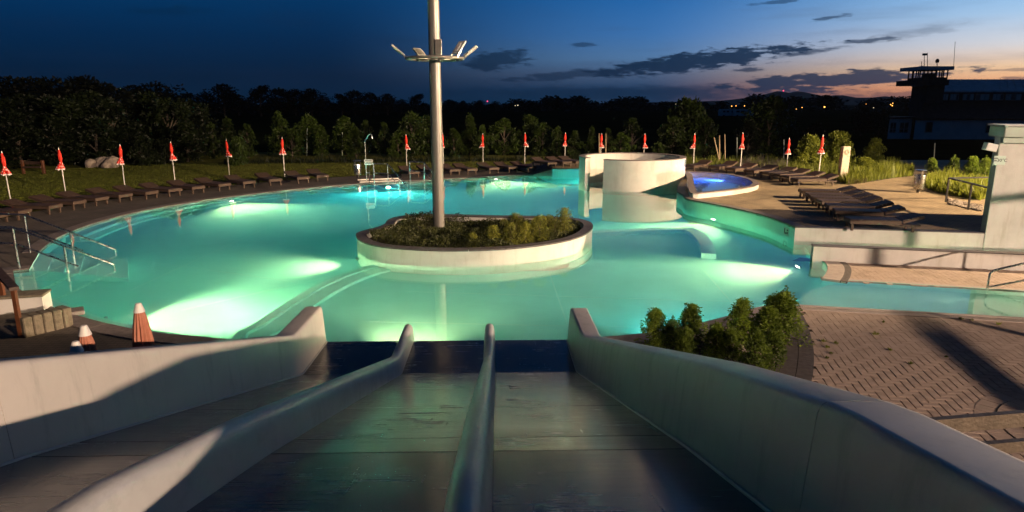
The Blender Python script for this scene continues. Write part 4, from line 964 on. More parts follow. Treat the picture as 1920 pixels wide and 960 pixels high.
stair_rail(P(37, 508), P(214, 497, .08), 3.0, 'front steel handrail leading into the pool at the left steps')
stair_rail(P(57, 476), P(217, 469, .08), 3.0, 'rear steel handrail leading into the pool at the left steps')
def far_rail(pa, pb, pe, label):
    a, b_, c = Vector(P(*pa)), Vector(P(*pb)), Vector(P(*pe)); H = 1.12
    handrail('handrail', [V3(a, H), V3(b_, H), V3(c, .0), V3(c, -.4)], [(V3(a, H), V3(a, 0)), (V3(b_, H), V3(b_, -.5)), (V3(b_ + (c - b_) * .55, H * .45), V3(b_ + (c - b_) * .55, -.8))], label, [V3(a, H * .55), V3(b_, H * .55), V3(b_ + (c - b_) * .8, -.2)], .034, 'steel')
far_rail((702, 346), (728, 347), (767, 354), 'left steel handrail of the steps at the far pool edge')
far_rail((769, 341.5), (796, 343), (832, 350), 'right steel handrail of the steps at the far pool edge, beside the mast')
ra = c1a + dc1 * ((Vector(P(1856, 545)) - c1a).dot(dc1)); rb = ra + dc1 * 2.2
for k, (off_, lab) in enumerate(((0.05, 'bent steel handrail rising from the channel edge at the right'), (-1.7, 'second steel handrail on the near side of the right channel'))):
    a = ra + n1_ * off_ + (dc1 * 1.3 if k else dc1 * 0); b_ = a + dc1 * 2.4
    if k: continue
    handrail('handrail', [V3(a, -.1), V3(a, .36), V3(a + dc1 * .06, .44), V3(a + dc1 * .2, .50), V3(b_, 1.25)], [(V3(b_, 1.25), V3(b_, 0.0))], lab, [V3(a + dc1 * .03, .05), V3(b_, .78)], .026)
# guard rail of the slide tower
g = empty('guard_rail'); tag(g, 'weathered brown steel guard rail behind the right slide wall', 'guard rail')
for zc in (2.80, 2.665, 2.53): MB().bar((1.80, 2.72, zc), (4.6, 3.16, zc), .03, .07 if zc > 2.7 else .055).build('rail_bar', 'rust_steel', g)
for q in (0, 1): MB().bar((4.5 - q * .02 + .1, 3.15, 0), (4.5 - q * .02 + .1, 3.15, 2.95), .06, .06).build('post', 'rust_steel', g) if q == 0 else None
# added unseen frame, shaped to cast diagonal shadows on the paving
g = empty('shadow_frame'); tag(g, 'added steel frame with sloping beam beyond the right edge, casting shadows on the paving', 'stair')
MB().bar((10.6, 4.46, 1.45), (14.9, 4.72, 2.9), .10, .20).build('beam', 'rust_steel', g)
for (x, y, h) in ((10.8, 4.47, 1.4), (14.7, 4.71, 4.2), (17.4, 5.4, 4.2), (19.6, 6.6, 4.4), (22.0, 9.0, 5.0)): MB().bar((x, y, 0), (x, y, h), .14, .14).build('post', 'rust_steel', g)
MB().bar((14.7, 4.71, 3.6), (17.4, 5.4, 1.6), .07, .09).build('brace', 'rust_steel', g); MB().bar((17.4, 5.4, 4.0), (22.0, 9.0, 2.2), .07, .10).build('brace', 'rust_steel', g)
MB().bar((13.2, 4.6, 4.15), (22.4, 9.3, 4.4), .10, .16).build('top_beam', 'rust_steel', g)
for k in range(4): MB().bar((15.0 + k * .9, 4.8 + k * .28, 1.0 + .3 * k), (15.0 + k * .9, 4.8 + k * .28, 2.4 + .3 * k), .04, .04).build('baluster', 'rust_steel', g)

def bin_(name, uv, z, s, label, hood=True):
    x, y = P(*uv, z); e = empty(name, (x, y, z)); e.scale = (s, s, s); tag(e, label, 'litter bin')
    MB().lathe([(.0, 0), (.06, 0), (.06, .16), (.0, .16)], 12).build('foot', 'dark_steel', e, True, 40)
    MB().lathe([(.0, .15), (.17, .15), (.19, .17), (.205, .70), (.20, .72), (.185, .715), (.175, .20)], 28).build('drum', 'steel', e, True, 40)
    for a in (0.6, 2.7, 4.4): MB().bar((.185 * cos(a), .185 * sin(a), .70), (.185 * cos(a), .185 * sin(a), .90), .02, .02).build('strut', 'steel', e)
    MB().lathe([(.0, .93), (.20, .92), (.215, .90), (.20, .885), (.0, .885)], 28).build('lid', 'steel', e, True, 40)
bin_('litter_bin', (1721, 361), TERR, 1.08, 'stainless steel litter bin on the right terrace by the green bed')
bin_('litter_bin', (671, 333), DECK, 1.08, 'stainless steel litter bin left of the pool shower')
x, y = P(688, 342, DECK); sh = empty('pool_shower', (x, y, DECK)); tag(sh, 'thin steel outdoor shower with a bent top at the far pool edge', 'shower')
MB().tube([(0, 0, 0), (-.02, 0, 2.15), (.0, 0, 2.25), (.22, 0, 2.55), (.30, 0, 2.60), (.38, 0, 2.56), (.40, 0, 2.42)], .030, 10).build('shower_pipe', 'steel', sh, True, 60)
MB().lathe([(.0, 0), (.035, 0), (.025, .07), (.0, .07)], 12, c=(.40, 0, 2.35)).build('shower_head', 'steel', sh, True, 40)
MB().bbox((.09, 0, .52), (.16, .05, .05), .01).build('tap', 'steel', sh)
MB().lathe([(.0, 0), (.10, 0), (.10, .02), (.03, .03)], 16).build('base_plate', 'steel', sh)
x, y = P(693, 344, DECK); sp = empty('sign_post', (x, y, DECK)); tag(sp, 'thin grey post with two small white framed plates beside the shower', 'sign')
MB().tube([(0, 0, 0), (0, 0, 1.28)], .02, 8).build('post', 'dark_steel', sp, True)
for zc in (1.22, 1.06):
    q = MB().bbox((0, -.03, zc), (.46, .015, .12), .004).build('plate', 'white_paint', sp); MB().box((0, -.0395, zc), (.36, .006, .04)).build('plate_face', 'sign_black', q)
x0, x1 = Vector(P(675, 343, DECK)), Vector(P(756, 340, DECK)); d = (x1 - x0).normalized(); nn = Vector((-d.y, d.x))
fb = empty('foot_bath'); tag(fb, 'shallow white foot bath set into the far deck by the shower', 'foot bath')
MB().prism([tuple(x0), tuple(x1), tuple(x1 + nn * .08), tuple(x0 + nn * .08)], 0, .10).build('kerb_front', 'white_paint', fb)
MB().prism([tuple(x0 + nn * .08), tuple(x1 + nn * .08), tuple(x1 + nn * 1.1), tuple(x0 + nn * 1.1)], 0, .05).build('tray', 'stone_edge', fb)
MB().prism([tuple(x0 + nn * 1.1), tuple(x1 + nn * 1.1), tuple(x1 + nn * 1.2), tuple(x0 + nn * 1.2)], 0, .11).build('kerb_back', 'white_paint', fb)
# terrace guard railing
g = empty('terrace_railing'); tag(g, 'dark steel railing on the right terrace beside the bath house wall', 'railing')
pa, pb = Vector(P(1773, 379, TERR)), Vector(P(1815, 393, TERR)); pc = pb + (pb - pa) * 1.4
pd = pa + Vector((4.5, .6)); H = .95
for q in (pa, pb, pc, pd): MB().bar(V3(q, TERR), V3(q, TERR + H), .05, .05).build('post', 'dark_steel', g)
MB().bar(V3(pa, TERR + H), V3(pc, TERR + H), .06, .05).build('top_rail', 'dark_steel', g); MB().bar(V3(pa, TERR + H), V3(pd, TERR + H), .06, .05).build('top_rail', 'dark_steel', g)

# ================================================================== bath house wall at the right edge
ho = Vector(chB1) + dch * .12; rzh = atan2(dch.y, dch.x)
hut = empty('bath_house', (ho.x, ho.y, 0), rzh); tag(hut, 'cream bath house wall with green roof edge at the right of the picture', 'building')
MB().box((3.5, .135, 1.35), (7.0, .30, 4.1)).build('wall', 'plaster', hut)
MB().box((5.0, 2.0, 1.35), (4.4, 3.4, 4.0)).build('wall_body', 'plaster', hut)
MB().bbox((3.6, .2, 3.42), (7.3, .9, .30), .02).build('roof_edge', 'hut_paint', hut)
MB().bbox((3.65, .2, 3.60), (7.5, 1.0, .05), .01).build('roof_sheet', 'slide_rim', hut)
MB().bbox((3.6, -.05, 3.18), (7.2, .16, .16), .01).build('soffit_beam', 'hut_paint', hut)
MB().box((-.012, .135, 1.35), (.025, .32, 4.08)).build('corner_trim', 'hut_paint', hut)
fl = empty('wall_lamp', (ho.x, ho.y, 0), rzh); tag(fl, 'unlit box floodlight on the bath house corner', 'lamp')
MB().bbox((-.26, -.02, 2.98), (.30, .26, .22), .015, M=Matrix.Rotation(radians(12), 3, 'Y')).build('lamp_box', 'lamp_case', fl); MB().bar((-.12, .0, 2.98), (.01, .05, 2.92), .04, .04).build('arm', 'steel', fl)
ts = empty('temperature_sign', (ho.x, ho.y, 0), rzh); tag(ts, 'small pale plate reading 30°C on the bath house corner', 'sign')
MB().bbox((.035, -.03, 2.60), (.31, .02, .26), .004).build('plate', 'sign_white', ts)
def text_mesh(name, body, size, mat, parent, loc, rot=(pi / 2, 0, 0)):
    cu = bpy.data.curves.new(name, 'FONT'); cu.body = body; cu.size = size; cu.align_x = 'CENTER'; cu.align_y = 'CENTER'; cu.extrude = .002
    o = bpy.data.objects.new(name, cu); COL.objects.link(o); dg = bpy.context.evaluated_depsgraph_get()
    me = bpy.data.meshes.new_from_object(o.evaluated_get(dg)); bpy.data.objects.remove(o); bpy.data.curves.remove(cu)
    me.materials.clear(); me.materials.append(MATS[mat]); q = link(name, me, parent); q.location = loc; q.rotation_euler = rot; return q
text_mesh('lettering', '30°C', .13, 'sign_black', ts, (.10, -.043, 2.60))
for zz, ww in ((2.66, .10), (2.59, .07)):
    for k in range(4): MB().box((-.075 + (k - 1.5) * ww / 4, -.042, zz), (ww / 4 * .62, .004, .04)).build('print_mark', 'sign_black', ts)
# blue safety decal on the green wall near its corner
wp = Vector(tip[-4]); wq = Vector(tip[-1]); d = (wq - wp).normalized()
dc = empty('wall_sign', (*(wq - d * .55 + Vector((d.y, -d.x)) * .02), .2), atan2(d.y, d.x)); tag(dc, 'small dark pictogram sign on the terrace wall near its corner', 'sign')
MB().bbox((0, 0, 0), (.34, .015, .26), .003).build('plate', 'sign_white', dc)
for q in ((-.10, .02, .05, .14), (-.04, -.06, .12, .05), (.09, .05, .08, .05), (.09, -.04, .08, .07)): MB().box((q[0], -.011, q[1]), (q[2], .006, q[3])).build('print_mark', 'sign_black', dc)

# ================================================================== left corner
e = empty('palisade_wall'); tag(e, 'row of upright concrete palisade stones at the lower left', 'wall')
a, b_ = Vector(P(48, 637)), Vector(P(140, 613)); n_ = 5
for i in range(n_):
    c = a.lerp(b_, (i + .5) / n_); d = (b_ - a).normalized(); nn = Vector((-d.y, d.x)); c2 = c + nn * .16
    MB().bbox((c2.x, c2.y, .20), ((b_ - a).length / n_ - .012, .32, .40), .018, atan2(d.y, d.x)).build('palisade_stone', 'concrete', e)
e = empty('pool_seat_wall'); tag(e, 'low white block with a stone cap beside the palisade stones', 'wall')
c = Vector(P(36, 590)); MB().bbox((c.x - .1, c.y + .2, .17), (1.0, .45, .34), .01, .28).build('block', 'plaster', e)
MB().bbox((c.x - .1, c.y + .2, .37), (1.04, .48, .05), .012, .28).build('cap_stone', 'concrete', e)
c = Vector(P(98, 598)); tag(MB().bbox((c.x, c.y + .1, .06), (1.0, .36, .09), .01, .62).build('deck_step', 'coping'), 'flat grey slab step behind the palisade stones', 'step')
e = empty('timber_railing'); tag(e, 'dark timber railing with sloping handrail at the left edge', 'railing')
A, B, C_ = Vector(P(41, 634)), Vector(P(12, 588)), Vector(P(-24, 548)); 
for q in (A, B, C_): MB().bar(V3(q, 0), V3(q, .93), .07, .07).build('post', 'wood_rail', e)
MB().bar(V3(A + (A - B).normalized() * .12, .965), V3(C_, .965), .15, .06).build('handrail_board', 'wood_dark', e)
e = empty('timber_platform'); tag(e, 'dark timber plank platform below the railing at the left edge', 'platform')
for i in range(12): MB().bbox((-10.0 - .0 * i, 8.6 + i * .155 * 1.0 + .9, .12), (1.5, .145, .14), .006, .0).build('plank', 'wood_dark', e)
# rocks and timber frame on the far lawn
for i, (u, v, s, lab) in enumerate([(172, 314, .42, 'flat pale boulder at the left of the rock pile'), (194, 313, .52, 'upright pale boulder in the middle of the rock pile'), (200, 315, .36, 'small boulder at the front of the rock pile'), (213, 314, .55, 'tilted slab shaped boulder at the right of the rock pile')]):
    m = MB(); r = random.Random(70 + i); bm = bmesh.new(); bmesh.ops.create_icosphere(bm, subdivisions=2, radius=s)
    pl = [(rdir(r), r.uniform(.55, .9) * s) for _ in range(9)]
    for vtx in bm.verts:
        for n_, k in pl:
            q = vtx.co.dot(n_)
            if q > k: vtx.co -= n_ * (q - k)
    bm.verts.index_update(); m.add([vtx.co for vtx in bm.verts], [[w.index for w in f.verts] for f in bm.faces]); bm.free()
    o = m.build('boulder', 'rock'); x, y = P(u, v, 0); o.location = (x, y, s * .5); o.rotation_euler = (r.uniform(-.4, .4), r.uniform(-.4, .4), r.uniform(0, 6)); tag(o, lab, 'boulder', 'rock pile on the far lawn')
x, y = P(64, 326); e = empty('timber_bench', (x, y, 0)); tag(e, 'dark timber bench frame on the lawn near the left edge', 'bench')
for s in (-1, 1): MB().bbox((s * .62, 0, .42), (.14, .14, .84), .01).build('post', 'wood_rail', e)
MB().bbox((0, 0, .42), (1.12, .30, .10), .01).build('seat', 'wood_dark', e); MB().bbox((0, .12, .66), (1.12, .05, .20), .01).build('backrest', 'wood_dark', e)
# stone pillar
x, y = P(1579, 336, TERR); e = empty('stone_pillar', (x, y, TERR), .1); tag(e, 'pale carved stone pillar standing among grasses by the terrace', 'stone pillar')
m = MB(); m.bbox((0, 0, .80), (.44, .26, 1.75), .03); m.v = [(vx * (1 - .03 * vz) + .02 * sin(9 * vz), vy, vz) for vx, vy, vz in m.v]; m.build('shaft', 'stele', e)
for rr in (.12, .07): MB().tube([(rr * cos(a_ * pi / 10), -.135, 1.38 + rr * sin(a_ * pi / 10)) for a_ in range(21)], .010, 5, False).build('carved_ring', 'concrete', e, True)
# stakes
for i, (ub, vb, ut, vt, lab) in enumerate([(1351, 304, 1339, 258, 'leaning bare tree stake, leftmost of three'), (1350, 302, 1349, 254, 'middle upright tree stake'), (1360, 305, 1359, 252, 'right upright tree stake'), (1124, 296, 1123, 250, 'pale tree stake left of the parasol behind the ring wall'), (1136, 296, 1136, 250, 'pale tree stake right of the parasol behind the ring wall')]):
    yb = 47 if i < 3 else 52
    a, b_ = PY(ub, vb, yb), PY(ut, vt, yb); a.z = 0; tag(MB().tube([a, b_], .045, 7, r2=.04).build('tree_stake', 'stake', smooth=True), lab, 'stake', 'tree stakes')
for i, (u, v0, v1, yy) in enumerate([(1382, 258, 304, 48), (1470, 262, 300, 48), (1753, 268, 302, 40), (576, 240, 300, 56), (642, 248, 300, 56)]):
    a, b_ = PY(u, v1, yy), PY(u, v0, yy); a.z = 0
    tag(MB().tube([a, b_], .03, 6).build('fence_post', 'hut_paint'), ['thin fence post right of the tree stakes', 'thin fence post left of the bright bush', 'thin fence post right of the small bush near the bath house', 'thin fence post behind the parasol left of the shower', 'thin fence post among the saplings left of the shower'][i], 'fence post', 'thin fence posts')

# ================================================================== vegetation behind the pool
def tree_at(name, V, mat, u, vt, y, label, cat, group, k, wide=1.0, z0=0.0):
    p = PY(u, vt, y); h = p.z - z0; return plant(name, V[k % len(V)], mat, (p.x, y, z0), h, k * 1.9, label, cat, group, wide)
HT = [(8, 190, 50), (45, 182, 54), (88, 184, 52), (122, 192, 49), (160, 176, 55), (200, 190, 50), (238, 192, 54), (275, 178, 56), (310, 188, 52), (345, 190, 55), (372, 198, 57)]
for i, (u, vt, y) in enumerate(HT): tree_at('hedge_tree', HEDV, 'leaf_hedge', u, vt, y, f'dense dark green tree in the left thicket, {ORD[i]} from the left edge', 'tree', 'trees of the left thicket', i, 1.15)
for i, (u, vt, y) in enumerate([(25, 215, 46.5), (100, 225, 47), (175, 222, 47.5), (345, 232, 50), (235, 240, 49)]): tree_at('thicket_bush', HEDV, 'leaf_hedge', u, vt, y, f'low dark bush at the foot of the left thicket, {ORD[i]} from the left' if i != 4 else 'low dark bush behind the third parasol', 'bush', 'bushes of the left thicket', i, 1.3)
SP = [(395, 222, 53), (425, 214, 57), (462, 224, 54), (520, 201, 57), (545, 232, 54), (575, 208, 57), (600, 226, 55), (645, 210, 57), (665, 230, 54), (685, 217, 57), (720, 220, 56), (745, 240, 54), (772, 203, 55), (800, 208, 57), (850, 232, 54), (880, 210, 56), (905, 226, 54), (945, 214, 57), (990, 207, 58), (1018, 222, 56), (1045, 228, 55), (1078, 236, 54), (1110, 230, 57), (1140, 231, 56), (1165, 240, 53), (1186, 213, 55)]
for i, (u, vt, y) in enumerate(SP):
    lab = f'young green tree in the far row between thicket and mast, {ORD[i]} from the left' if u < 805 else f'young green tree in the far row right of the mast, {ORD[i - 14]} from it'
    tree_at('young_tree', SAPV, 'leaf_sapling', u, vt + 11, y, lab, 'tree', 'young trees behind the lawn', i * 3 + 1, .75 + .5 * ((i * 7) % 10) / 10)
tree_at('rounded_bush', BRIV, 'leaf_hedge', 267, 258, 47, 'rounded bush on the lawn between the third and fourth parasols', 'bush', None, 0, .8)
tree_at('rounded_bush', BRIV, 'leaf_hedge', 305, 262, 48, 'smaller rounded bush left of the fourth parasol', 'bush', None, 1, .8)
tree_at('rounded_bush', BRIV, 'leaf_sapling', 444, 259, 47, 'yellow green bush right beside the fifth parasol', 'bush', None, 1, .62)
for i, (u, vt, y, w_) in enumerate([(1290, 190, 54, .75), (1262, 222, 52, .85), (1325, 224, 53, .8), (1300, 262, 50, 1.1), (1235, 268, 51, 1.0)]):
    tree_at('broad_bush', HEDV if i else BRIV, 'leaf_sapling', u, vt, y, ['tall bushy green tree right of the ring wall', 'bushy tree left of the tall bushy one', 'bushy tree leaning towards the stakes', 'low undergrowth below the tall bushy tree', 'low undergrowth behind the ring wall right side'][i], 'tree', None, i, w_)
tree_at('slender_tree', SAPV, 'leaf_sapling', 1448, 186, 56, 'slender tree with a rounded crown behind the red parasols', 'tree', None, 2, 1.1)
tree_at('broad_bush', HEDV, 'leaf_hedge', 1405, 226, 54, 'dim bush between the stakes and the slender tree', 'bush', None, 3, .9)
tree_at('broad_bush', HEDV, 'leaf_hedge', 1530, 232, 58, 'dark bush behind the bright bush', 'bush', None, 1, 1.1)
for i, (u, vt, y, w_, lab) in enumerate([(1520, 256, 41, .78, 'left half of the bright green bush behind the parasol'), (1572, 250, 42, .80, 'right half of the bright green bush behind the stone pillar'), (1642, 262, 42, .62, 'bright green bush right of the stone pillar'), (1622, 296, 38, 1.2, 'low bright bush right of the stone pillar foot')]):
    tree_at('bright_bush', BRIV, 'leaf_bright', u, vt, y, lab, 'bush', 'bright bushes behind the terrace', i, w_, .3)
for i, (u, vt, y) in enumerate([(1749, 298, 36), (1790, 296, 35), (1826, 294, 35), (1850, 298, 34)]):
    tree_at('conifer_shrub', BOXV, 'leaf_box', u, vt, y, f'small conical shrub before the dark building, {ORD[i]} from the left', 'shrub', 'small shrubs before the building', i, 1.3, .3)
# far trees: dark crowns on the plain
FT = [(15, 150, 105), (62, 151, 112), (108, 154, 104), (140, 148, 110), (178, 157, 106), (216, 171, 112), (252, 164, 150), (288, 160, 150), (318, 176, 160),
      (352, 176, 230), (384, 176, 240), (417, 161, 230), (445, 180, 250), (486, 163, 240), (522, 168, 250), (552, 170, 250), (582, 169, 245), (606, 182, 270), (640, 178, 260), (664, 172, 260), (694, 176, 262), (726, 178, 262), (752, 188, 290), (782, 178, 280), (842, 188, 330), (868, 190, 350), (900, 189, 380), (930, 191, 380)]
for i, (u, vt, y) in enumerate(FT):
    names = ORD + ['twenty-first', 'twenty-second', 'twenty-third', 'twenty-fourth', 'twenty-fifth', 'twenty-sixth', 'twenty-seventh', 'twenty-eighth', 'twenty-ninth']
    tree_at('far_tree', FARV, 'leaf_far', u, vt, y, f'dark tree silhouette on the skyline, {names[i]} from the left edge', 'tree', 'dark trees on the skyline', i, 1.25 if y > 200 else 1.35)
mb = MB(); r = random.Random(31); tb = FARV[1][0]; vv = [tuple(v.co) for v in tb.vertices][:]; ff = [tuple(p.vertices) for p in tb.polygons]
sub = ff[::7]
for i in range(120):
    u = r.uniform(300, 1930); y = r.uniform(380, 560); p = PY(u, 195, y); h = r.uniform(5, 9.5) * (1.0 if 960 < u < 1200 or u > 1400 else .62); a = r.uniform(0, 6); s = h * 1.5
    ro = [(p.x + (vx * cos(a) - vy * sin(a)) * s * 1.3, y + (vx * sin(a) + vy * cos(a)) * s, vz * h) for vx, vy, vz in vv]
    k = len(mb.v); 
    for f in sub:
        k = len(mb.v); c = Vector(ro[f[0]]); mb.v += [tuple(c + (Vector(ro[q]) - c) * 2.8) for q in f]; mb.f.append((k, k + 1, k + 2, k + 3))
tag(mb.build('far_woodland', 'leaf_far'), 'far off dark belt of trees along the plain', 'woodland', kind='stuff')
for i, (u, vt, y) in enumerate([(1618, 206, 92), (1652, 209, 94)]):
    tree_at('round_crown_tree', FARV, 'leaf_far', u, vt, y, ['dark round crowned tree left of the long building', 'dark round crowned tree touching the long building annex'][i], 'tree', None, 2 * i, 1.1)
# tall grasses and perennials beside the terrace
def px_bed(name, poly, n, z, h0, h1, w, mat, label, seed, cat='grass', lean=.5):
    r = random.Random(seed); us = [p[0] for p in poly]; vs = [p[1] for p in poly]; pts = []
    while len(pts) < n:
        u, v = r.uniform(min(us), max(us)), r.uniform(min(vs), max(vs))
        if inside((u, v), poly): pts.append((*P(u, v, z), z))
    m = MB(); blades(m, pts, h0, h1, w, r, lean); return tag(m.build(name, mat), label, cat, kind='stuff')
bedpx = [(1286, 311), (1400, 312), (1440, 318), (1480, 323), (1545, 333), (1590, 347), (1640, 340), (1690, 332), (1712, 331), (1714, 318), (1600, 306), (1450, 302), (1286, 303)]
bw_ = [P(u, v, TERR) for u, v in bedpx]
sheet('flower_bed', [bw_], TERR + .012, 'soil')
px_bed('tall_grass', bedpx, 9000, TERR, .25, .62, .012, 'blade', 'bright tall grass between the loungers and the bushes', 1)
px_bed('dry_grass', [(1380, 318), (1470, 322), (1480, 310), (1390, 305)], 1500, TERR, .35, .7, .010, 'lavender', 'dull purple flowering grass behind the red loungers', 2)
px_bed('bed_foliage', [(1585, 346), (1640, 338), (1710, 330), (1712, 316), (1600, 312)], 4200, TERR, .3, .75, .022, 'leaf_bright', 'bright leafy perennials right of the stone pillar', 4, 'plants')
px_bed('dry_tuft', [(1590, 347), (1625, 343), (1622, 335), (1595, 336)], 500, TERR, .2, .45, .012, 'blade_dry', 'brownish grass tuft at the foot of the stone pillar', 9)
bed2 = [(1735, 352), (1760, 362), (1838, 376), (1850, 372), (1852, 340), (1738, 334)]
bw_ = [P(u, v, TERR) for u, v in bed2]; sheet('flower_bed_right', [bw_], TERR + .012, 'soil')
px_bed('bed_foliage', bed2, 5200, TERR, .25, .7, .022, 'leaf_bright', 'bright leafy perennials between the bin and the bath house', 6, 'plants')
path_ = [P(u, v, TERR) for u, v in [(1725, 343), (1760, 329), (1870, 329), (1870, 324), (1690, 322), (1640, 328)]]
px_bed('far_tall_grass', [(1000, 303), (1290, 306), (1290, 299), (1000, 299), (420, 303), (420, 308)], 5000, 0, .2, .6, .015, 'leaf_hedge', 'dim rough grass along the back of the lawn', 8)
r = random.Random(55); pts = []
lp = [(0, 322), (0, 395), (300, 362), (620, 340), (800, 326), (1085, 312), (1085, 301), (600, 303), (300, 308)]
while len(pts) < 52000:
    u, v = r.uniform(0, 1085), r.uniform(300, 395)
    if inside((u, v), lp):
        q = P(u, v, 0)
        if inside(q, lawn_poly): pts.append((*q, 0.0))
m = MB(); blades(m, pts, .03, .075, .012, r, .8); tag(m.build('lawn_grass', 'blade'), 'short mown grass of the lawn behind the loungers', 'grass', kind='stuff')
mb = MB(); r = random.Random(77)
for _ in range(420):
    u, v = r.uniform(1778, 1842), 0; v = 376 + (u - 1778) * .22 + r.uniform(-3, 7); x, y = P(u, v, TERR); stone(mb, (x, y, TERR + .02), r.uniform(.03, .08), r)
tag(mb.build('gravel_strip', 'pebble'), 'strip of pale stones below the dark terrace railing', 'gravel', kind='stuff')

# ================================================================== far building with control tower
def rectw(y, u0, u1, v0, v1): a, b_ = PY(u0, v1, y), PY(u1, v0, y); return a.x, b_.x, a.z, b_.z
BY = 83.0
bd = empty('hangar', (0, 0, 0)); tag(bd, 'long dark airfield building with metal roof and clerestory windows', 'building')
x0, x1, z0, z1 = rectw(BY, 1712, 2120, 224, 262)
def wedge(x0, x1, y0, y1, z0, z1):
    """a wing of the building whose left gable runs back at an angle"""
    return MB().prism([(x0, y0), (x1, y0), (x1 * y1 / y0, y1), (x0 * y1 / y0 + .3, y1)], z0, z1)
def xyz(x0, x1, y0, y1, z0, z1): return ((x0 + x1) / 2, (y0 + y1) / 2, (z0 + z1) / 2), (x1 - x0, y1 - y0, z1 - z0)
wedge(x0, x1, BY, BY + 12, -.1, z1).build('wall', 'house_wall', bd)
zA = PY(1740, 190, BY + 5).z; zB = PY(1740, 173, BY + 5).z; xa = PY(1742, 180, BY + 5).x
mb = MB(); mb.add([(x0 - .4, BY - .5, z1 - .05), (x1, BY - .5, z1 - .05), (x1, BY + 5, zA), (xa - .3, BY + 5, zA), (x0 - .4, BY - .5, z1 + .12), (x1, BY - .5, z1 + .12), (x1, BY + 5, zA + .15), (xa - .3, BY + 5, zA + .15)], [(4, 5, 6, 7), (0, 3, 2, 1), (0, 1, 5, 4), (0, 4, 7, 3)]); mb.build('lower_roof', 'roof_red', bd)
wedge(xa, x1, BY + 5, BY + 11, zA - .5, zB).build('clerestory_wall', 'house_dark', bd)
zR = PY(1780, 151, BY + 9).z; xr = PY(1778, 151, BY + 9).x
rf = MB(); rf.add([(xa - .4, BY + 4.6, zB), (x1, BY + 4.6, zB), (x1, BY + 9, zR), (xr - .3, BY + 9, zR), (xa - .4, BY + 4.6, zB + .16), (x1, BY + 4.6, zB + .16), (x1, BY + 9, zR + .16), (xr - .3, BY + 9, zR + .16), (x1, BY + 13, zB), (xr - .3, BY + 13, zB)], [(4, 5, 6, 7), (0, 3, 2, 1), (0, 1, 5, 4), (0, 4, 7, 3), (7, 6, 8, 9)]); rfo = rf.build('upper_roof', 'roof_metal', bd)
for i in range(16):
    t = i / 15; xx0, xx1 = xa + (x1 - xa) * t * .75, xr + (x1 - xr) * t * .75
    MB().bar((xx0, BY + 4.7, zB + .19), (xx1, BY + 8.9, zR + .19), .06, .05).build('roof_seam', 'roof_metal', rfo)
for i, (ua, ub) in enumerate([(1760, 1778), (1780, 1798), (1804, 1826), (1828, 1855), (1860, 1882), (1884, 1915), (1922, 1950)]):
    a0_, a1_, c0, c1 = rectw(BY + 5, ua, ub, 176, 188); w = MB().box(*xyz(a0_, a1_, BY + 4.93, BY + 4.99, c0, c1)).build('window', 'window_frame', bd)
    nn_ = 3; ww = (a1_ - a0_) / nn_
    for k in range(nn_): MB().box(*xyz(a0_ + ww * k + .06, a0_ + ww * (k + 1) - .06, BY + 4.90, BY + 4.925, c0 + .06, c1 - .06)).build('pane', 'window_pale' if (i + k) % 3 else 'window_glass', w)
for (ua, ub, va, vb) in [(1733, 1750, 228, 249), (1846, 1862, 230, 250)]:
    a0_, a1_, c0, c1 = rectw(BY, ua, ub, va, vb); w = MB().box(*xyz(a0_, a1_, BY - .06, BY - .01, c0, c1)).build('window', 'window_frame', bd); MB().box(*xyz(a0_ + .08, a1_ - .08, BY - .09, BY - .065, c0 + .1, c1 - .06)).build('pane', 'window_glass', w)
an = empty('annex'); tag(an, 'low white annex with wide windows at the left end of the long building', 'building')
a0_, a1_, c0, c1 = rectw(BY + 1, 1664, 1711, 222, 256); wedge(a0_, a1_, BY + 1, BY + 6, -.1, c1).build('wall', 'house_wall', an)
wedge(a0_ - .4, a1_, BY + .5, BY + 6.3, c1 + .002, c1 + .16).build('roof', 'roof_red', an)
for ua, ub in ((1667, 1681), (1685, 1704)):
    q0, q1, e0_, e1_ = rectw(BY + 1, ua, ub, 229, 249); w = MB().box(*xyz(q0, q1, BY + .94, BY + .99, e0_, e1_)).build('window', 'window_frame', an)
    for k in range(2):
        ww = (q1 - q0) / 2; MB().box(*xyz(q0 + ww * k + .06, q0 + ww * (k + 1) - .06, BY + .91, BY + .935, e0_ + .5, e1_ - .08)).build('pane', 'window_glass', w); MB().box(*xyz(q0 + ww * k + .06, q0 + ww * (k + 1) - .06, BY + .91, BY + .935, e0_ + .06, e0_ + .42)).build('pane', 'window_glass', w)
TY = 87.0
tw_ = empty('control_tower'); tag(tw_, 'airfield control tower with glazed cabin, flat roof and antennas', 'tower')
s0, s1, _, sz = rectw(TY, 1726, 1772, 160, 262); MB().box(*xyz(s0, s1, TY, TY + 3.4, -.1, sz)).build('shaft', 'house_dark', tw_)
b0_, b1_, bz0, bz1 = rectw(TY - .6, 1718, 1780, 150, 160); MB().box(*xyz(b0_, b1_, TY - .6, TY + 4, bz0, bz1)).build('balcony', 'house_dark', tw_)
c0_, c1_, cz0, cz1 = rectw(TY, 1731, 1778, 131, 150); cz0 = bz1
for xx in [c0_ + (c1_ - c0_) * k / 6 for k in range(7)]:
    for yy in (TY + .05, TY + 3.35): MB().box((xx, yy, (cz0 + cz1) / 2), (.12, .12, cz1 - cz0)).build('mullion', 'house_dark', tw_)
for yy in (TY + 1.2, TY + 2.3):
    for xx in (c0_, c1_): MB().box((xx, yy, (cz0 + cz1) / 2), (.12, .12, cz1 - cz0)).build('mullion', 'house_dark', tw_)
MB().box(*xyz(c0_, c1_, TY, TY + 3.4, cz0, cz0 + .35)).build('sill', 'house_dark', tw_)
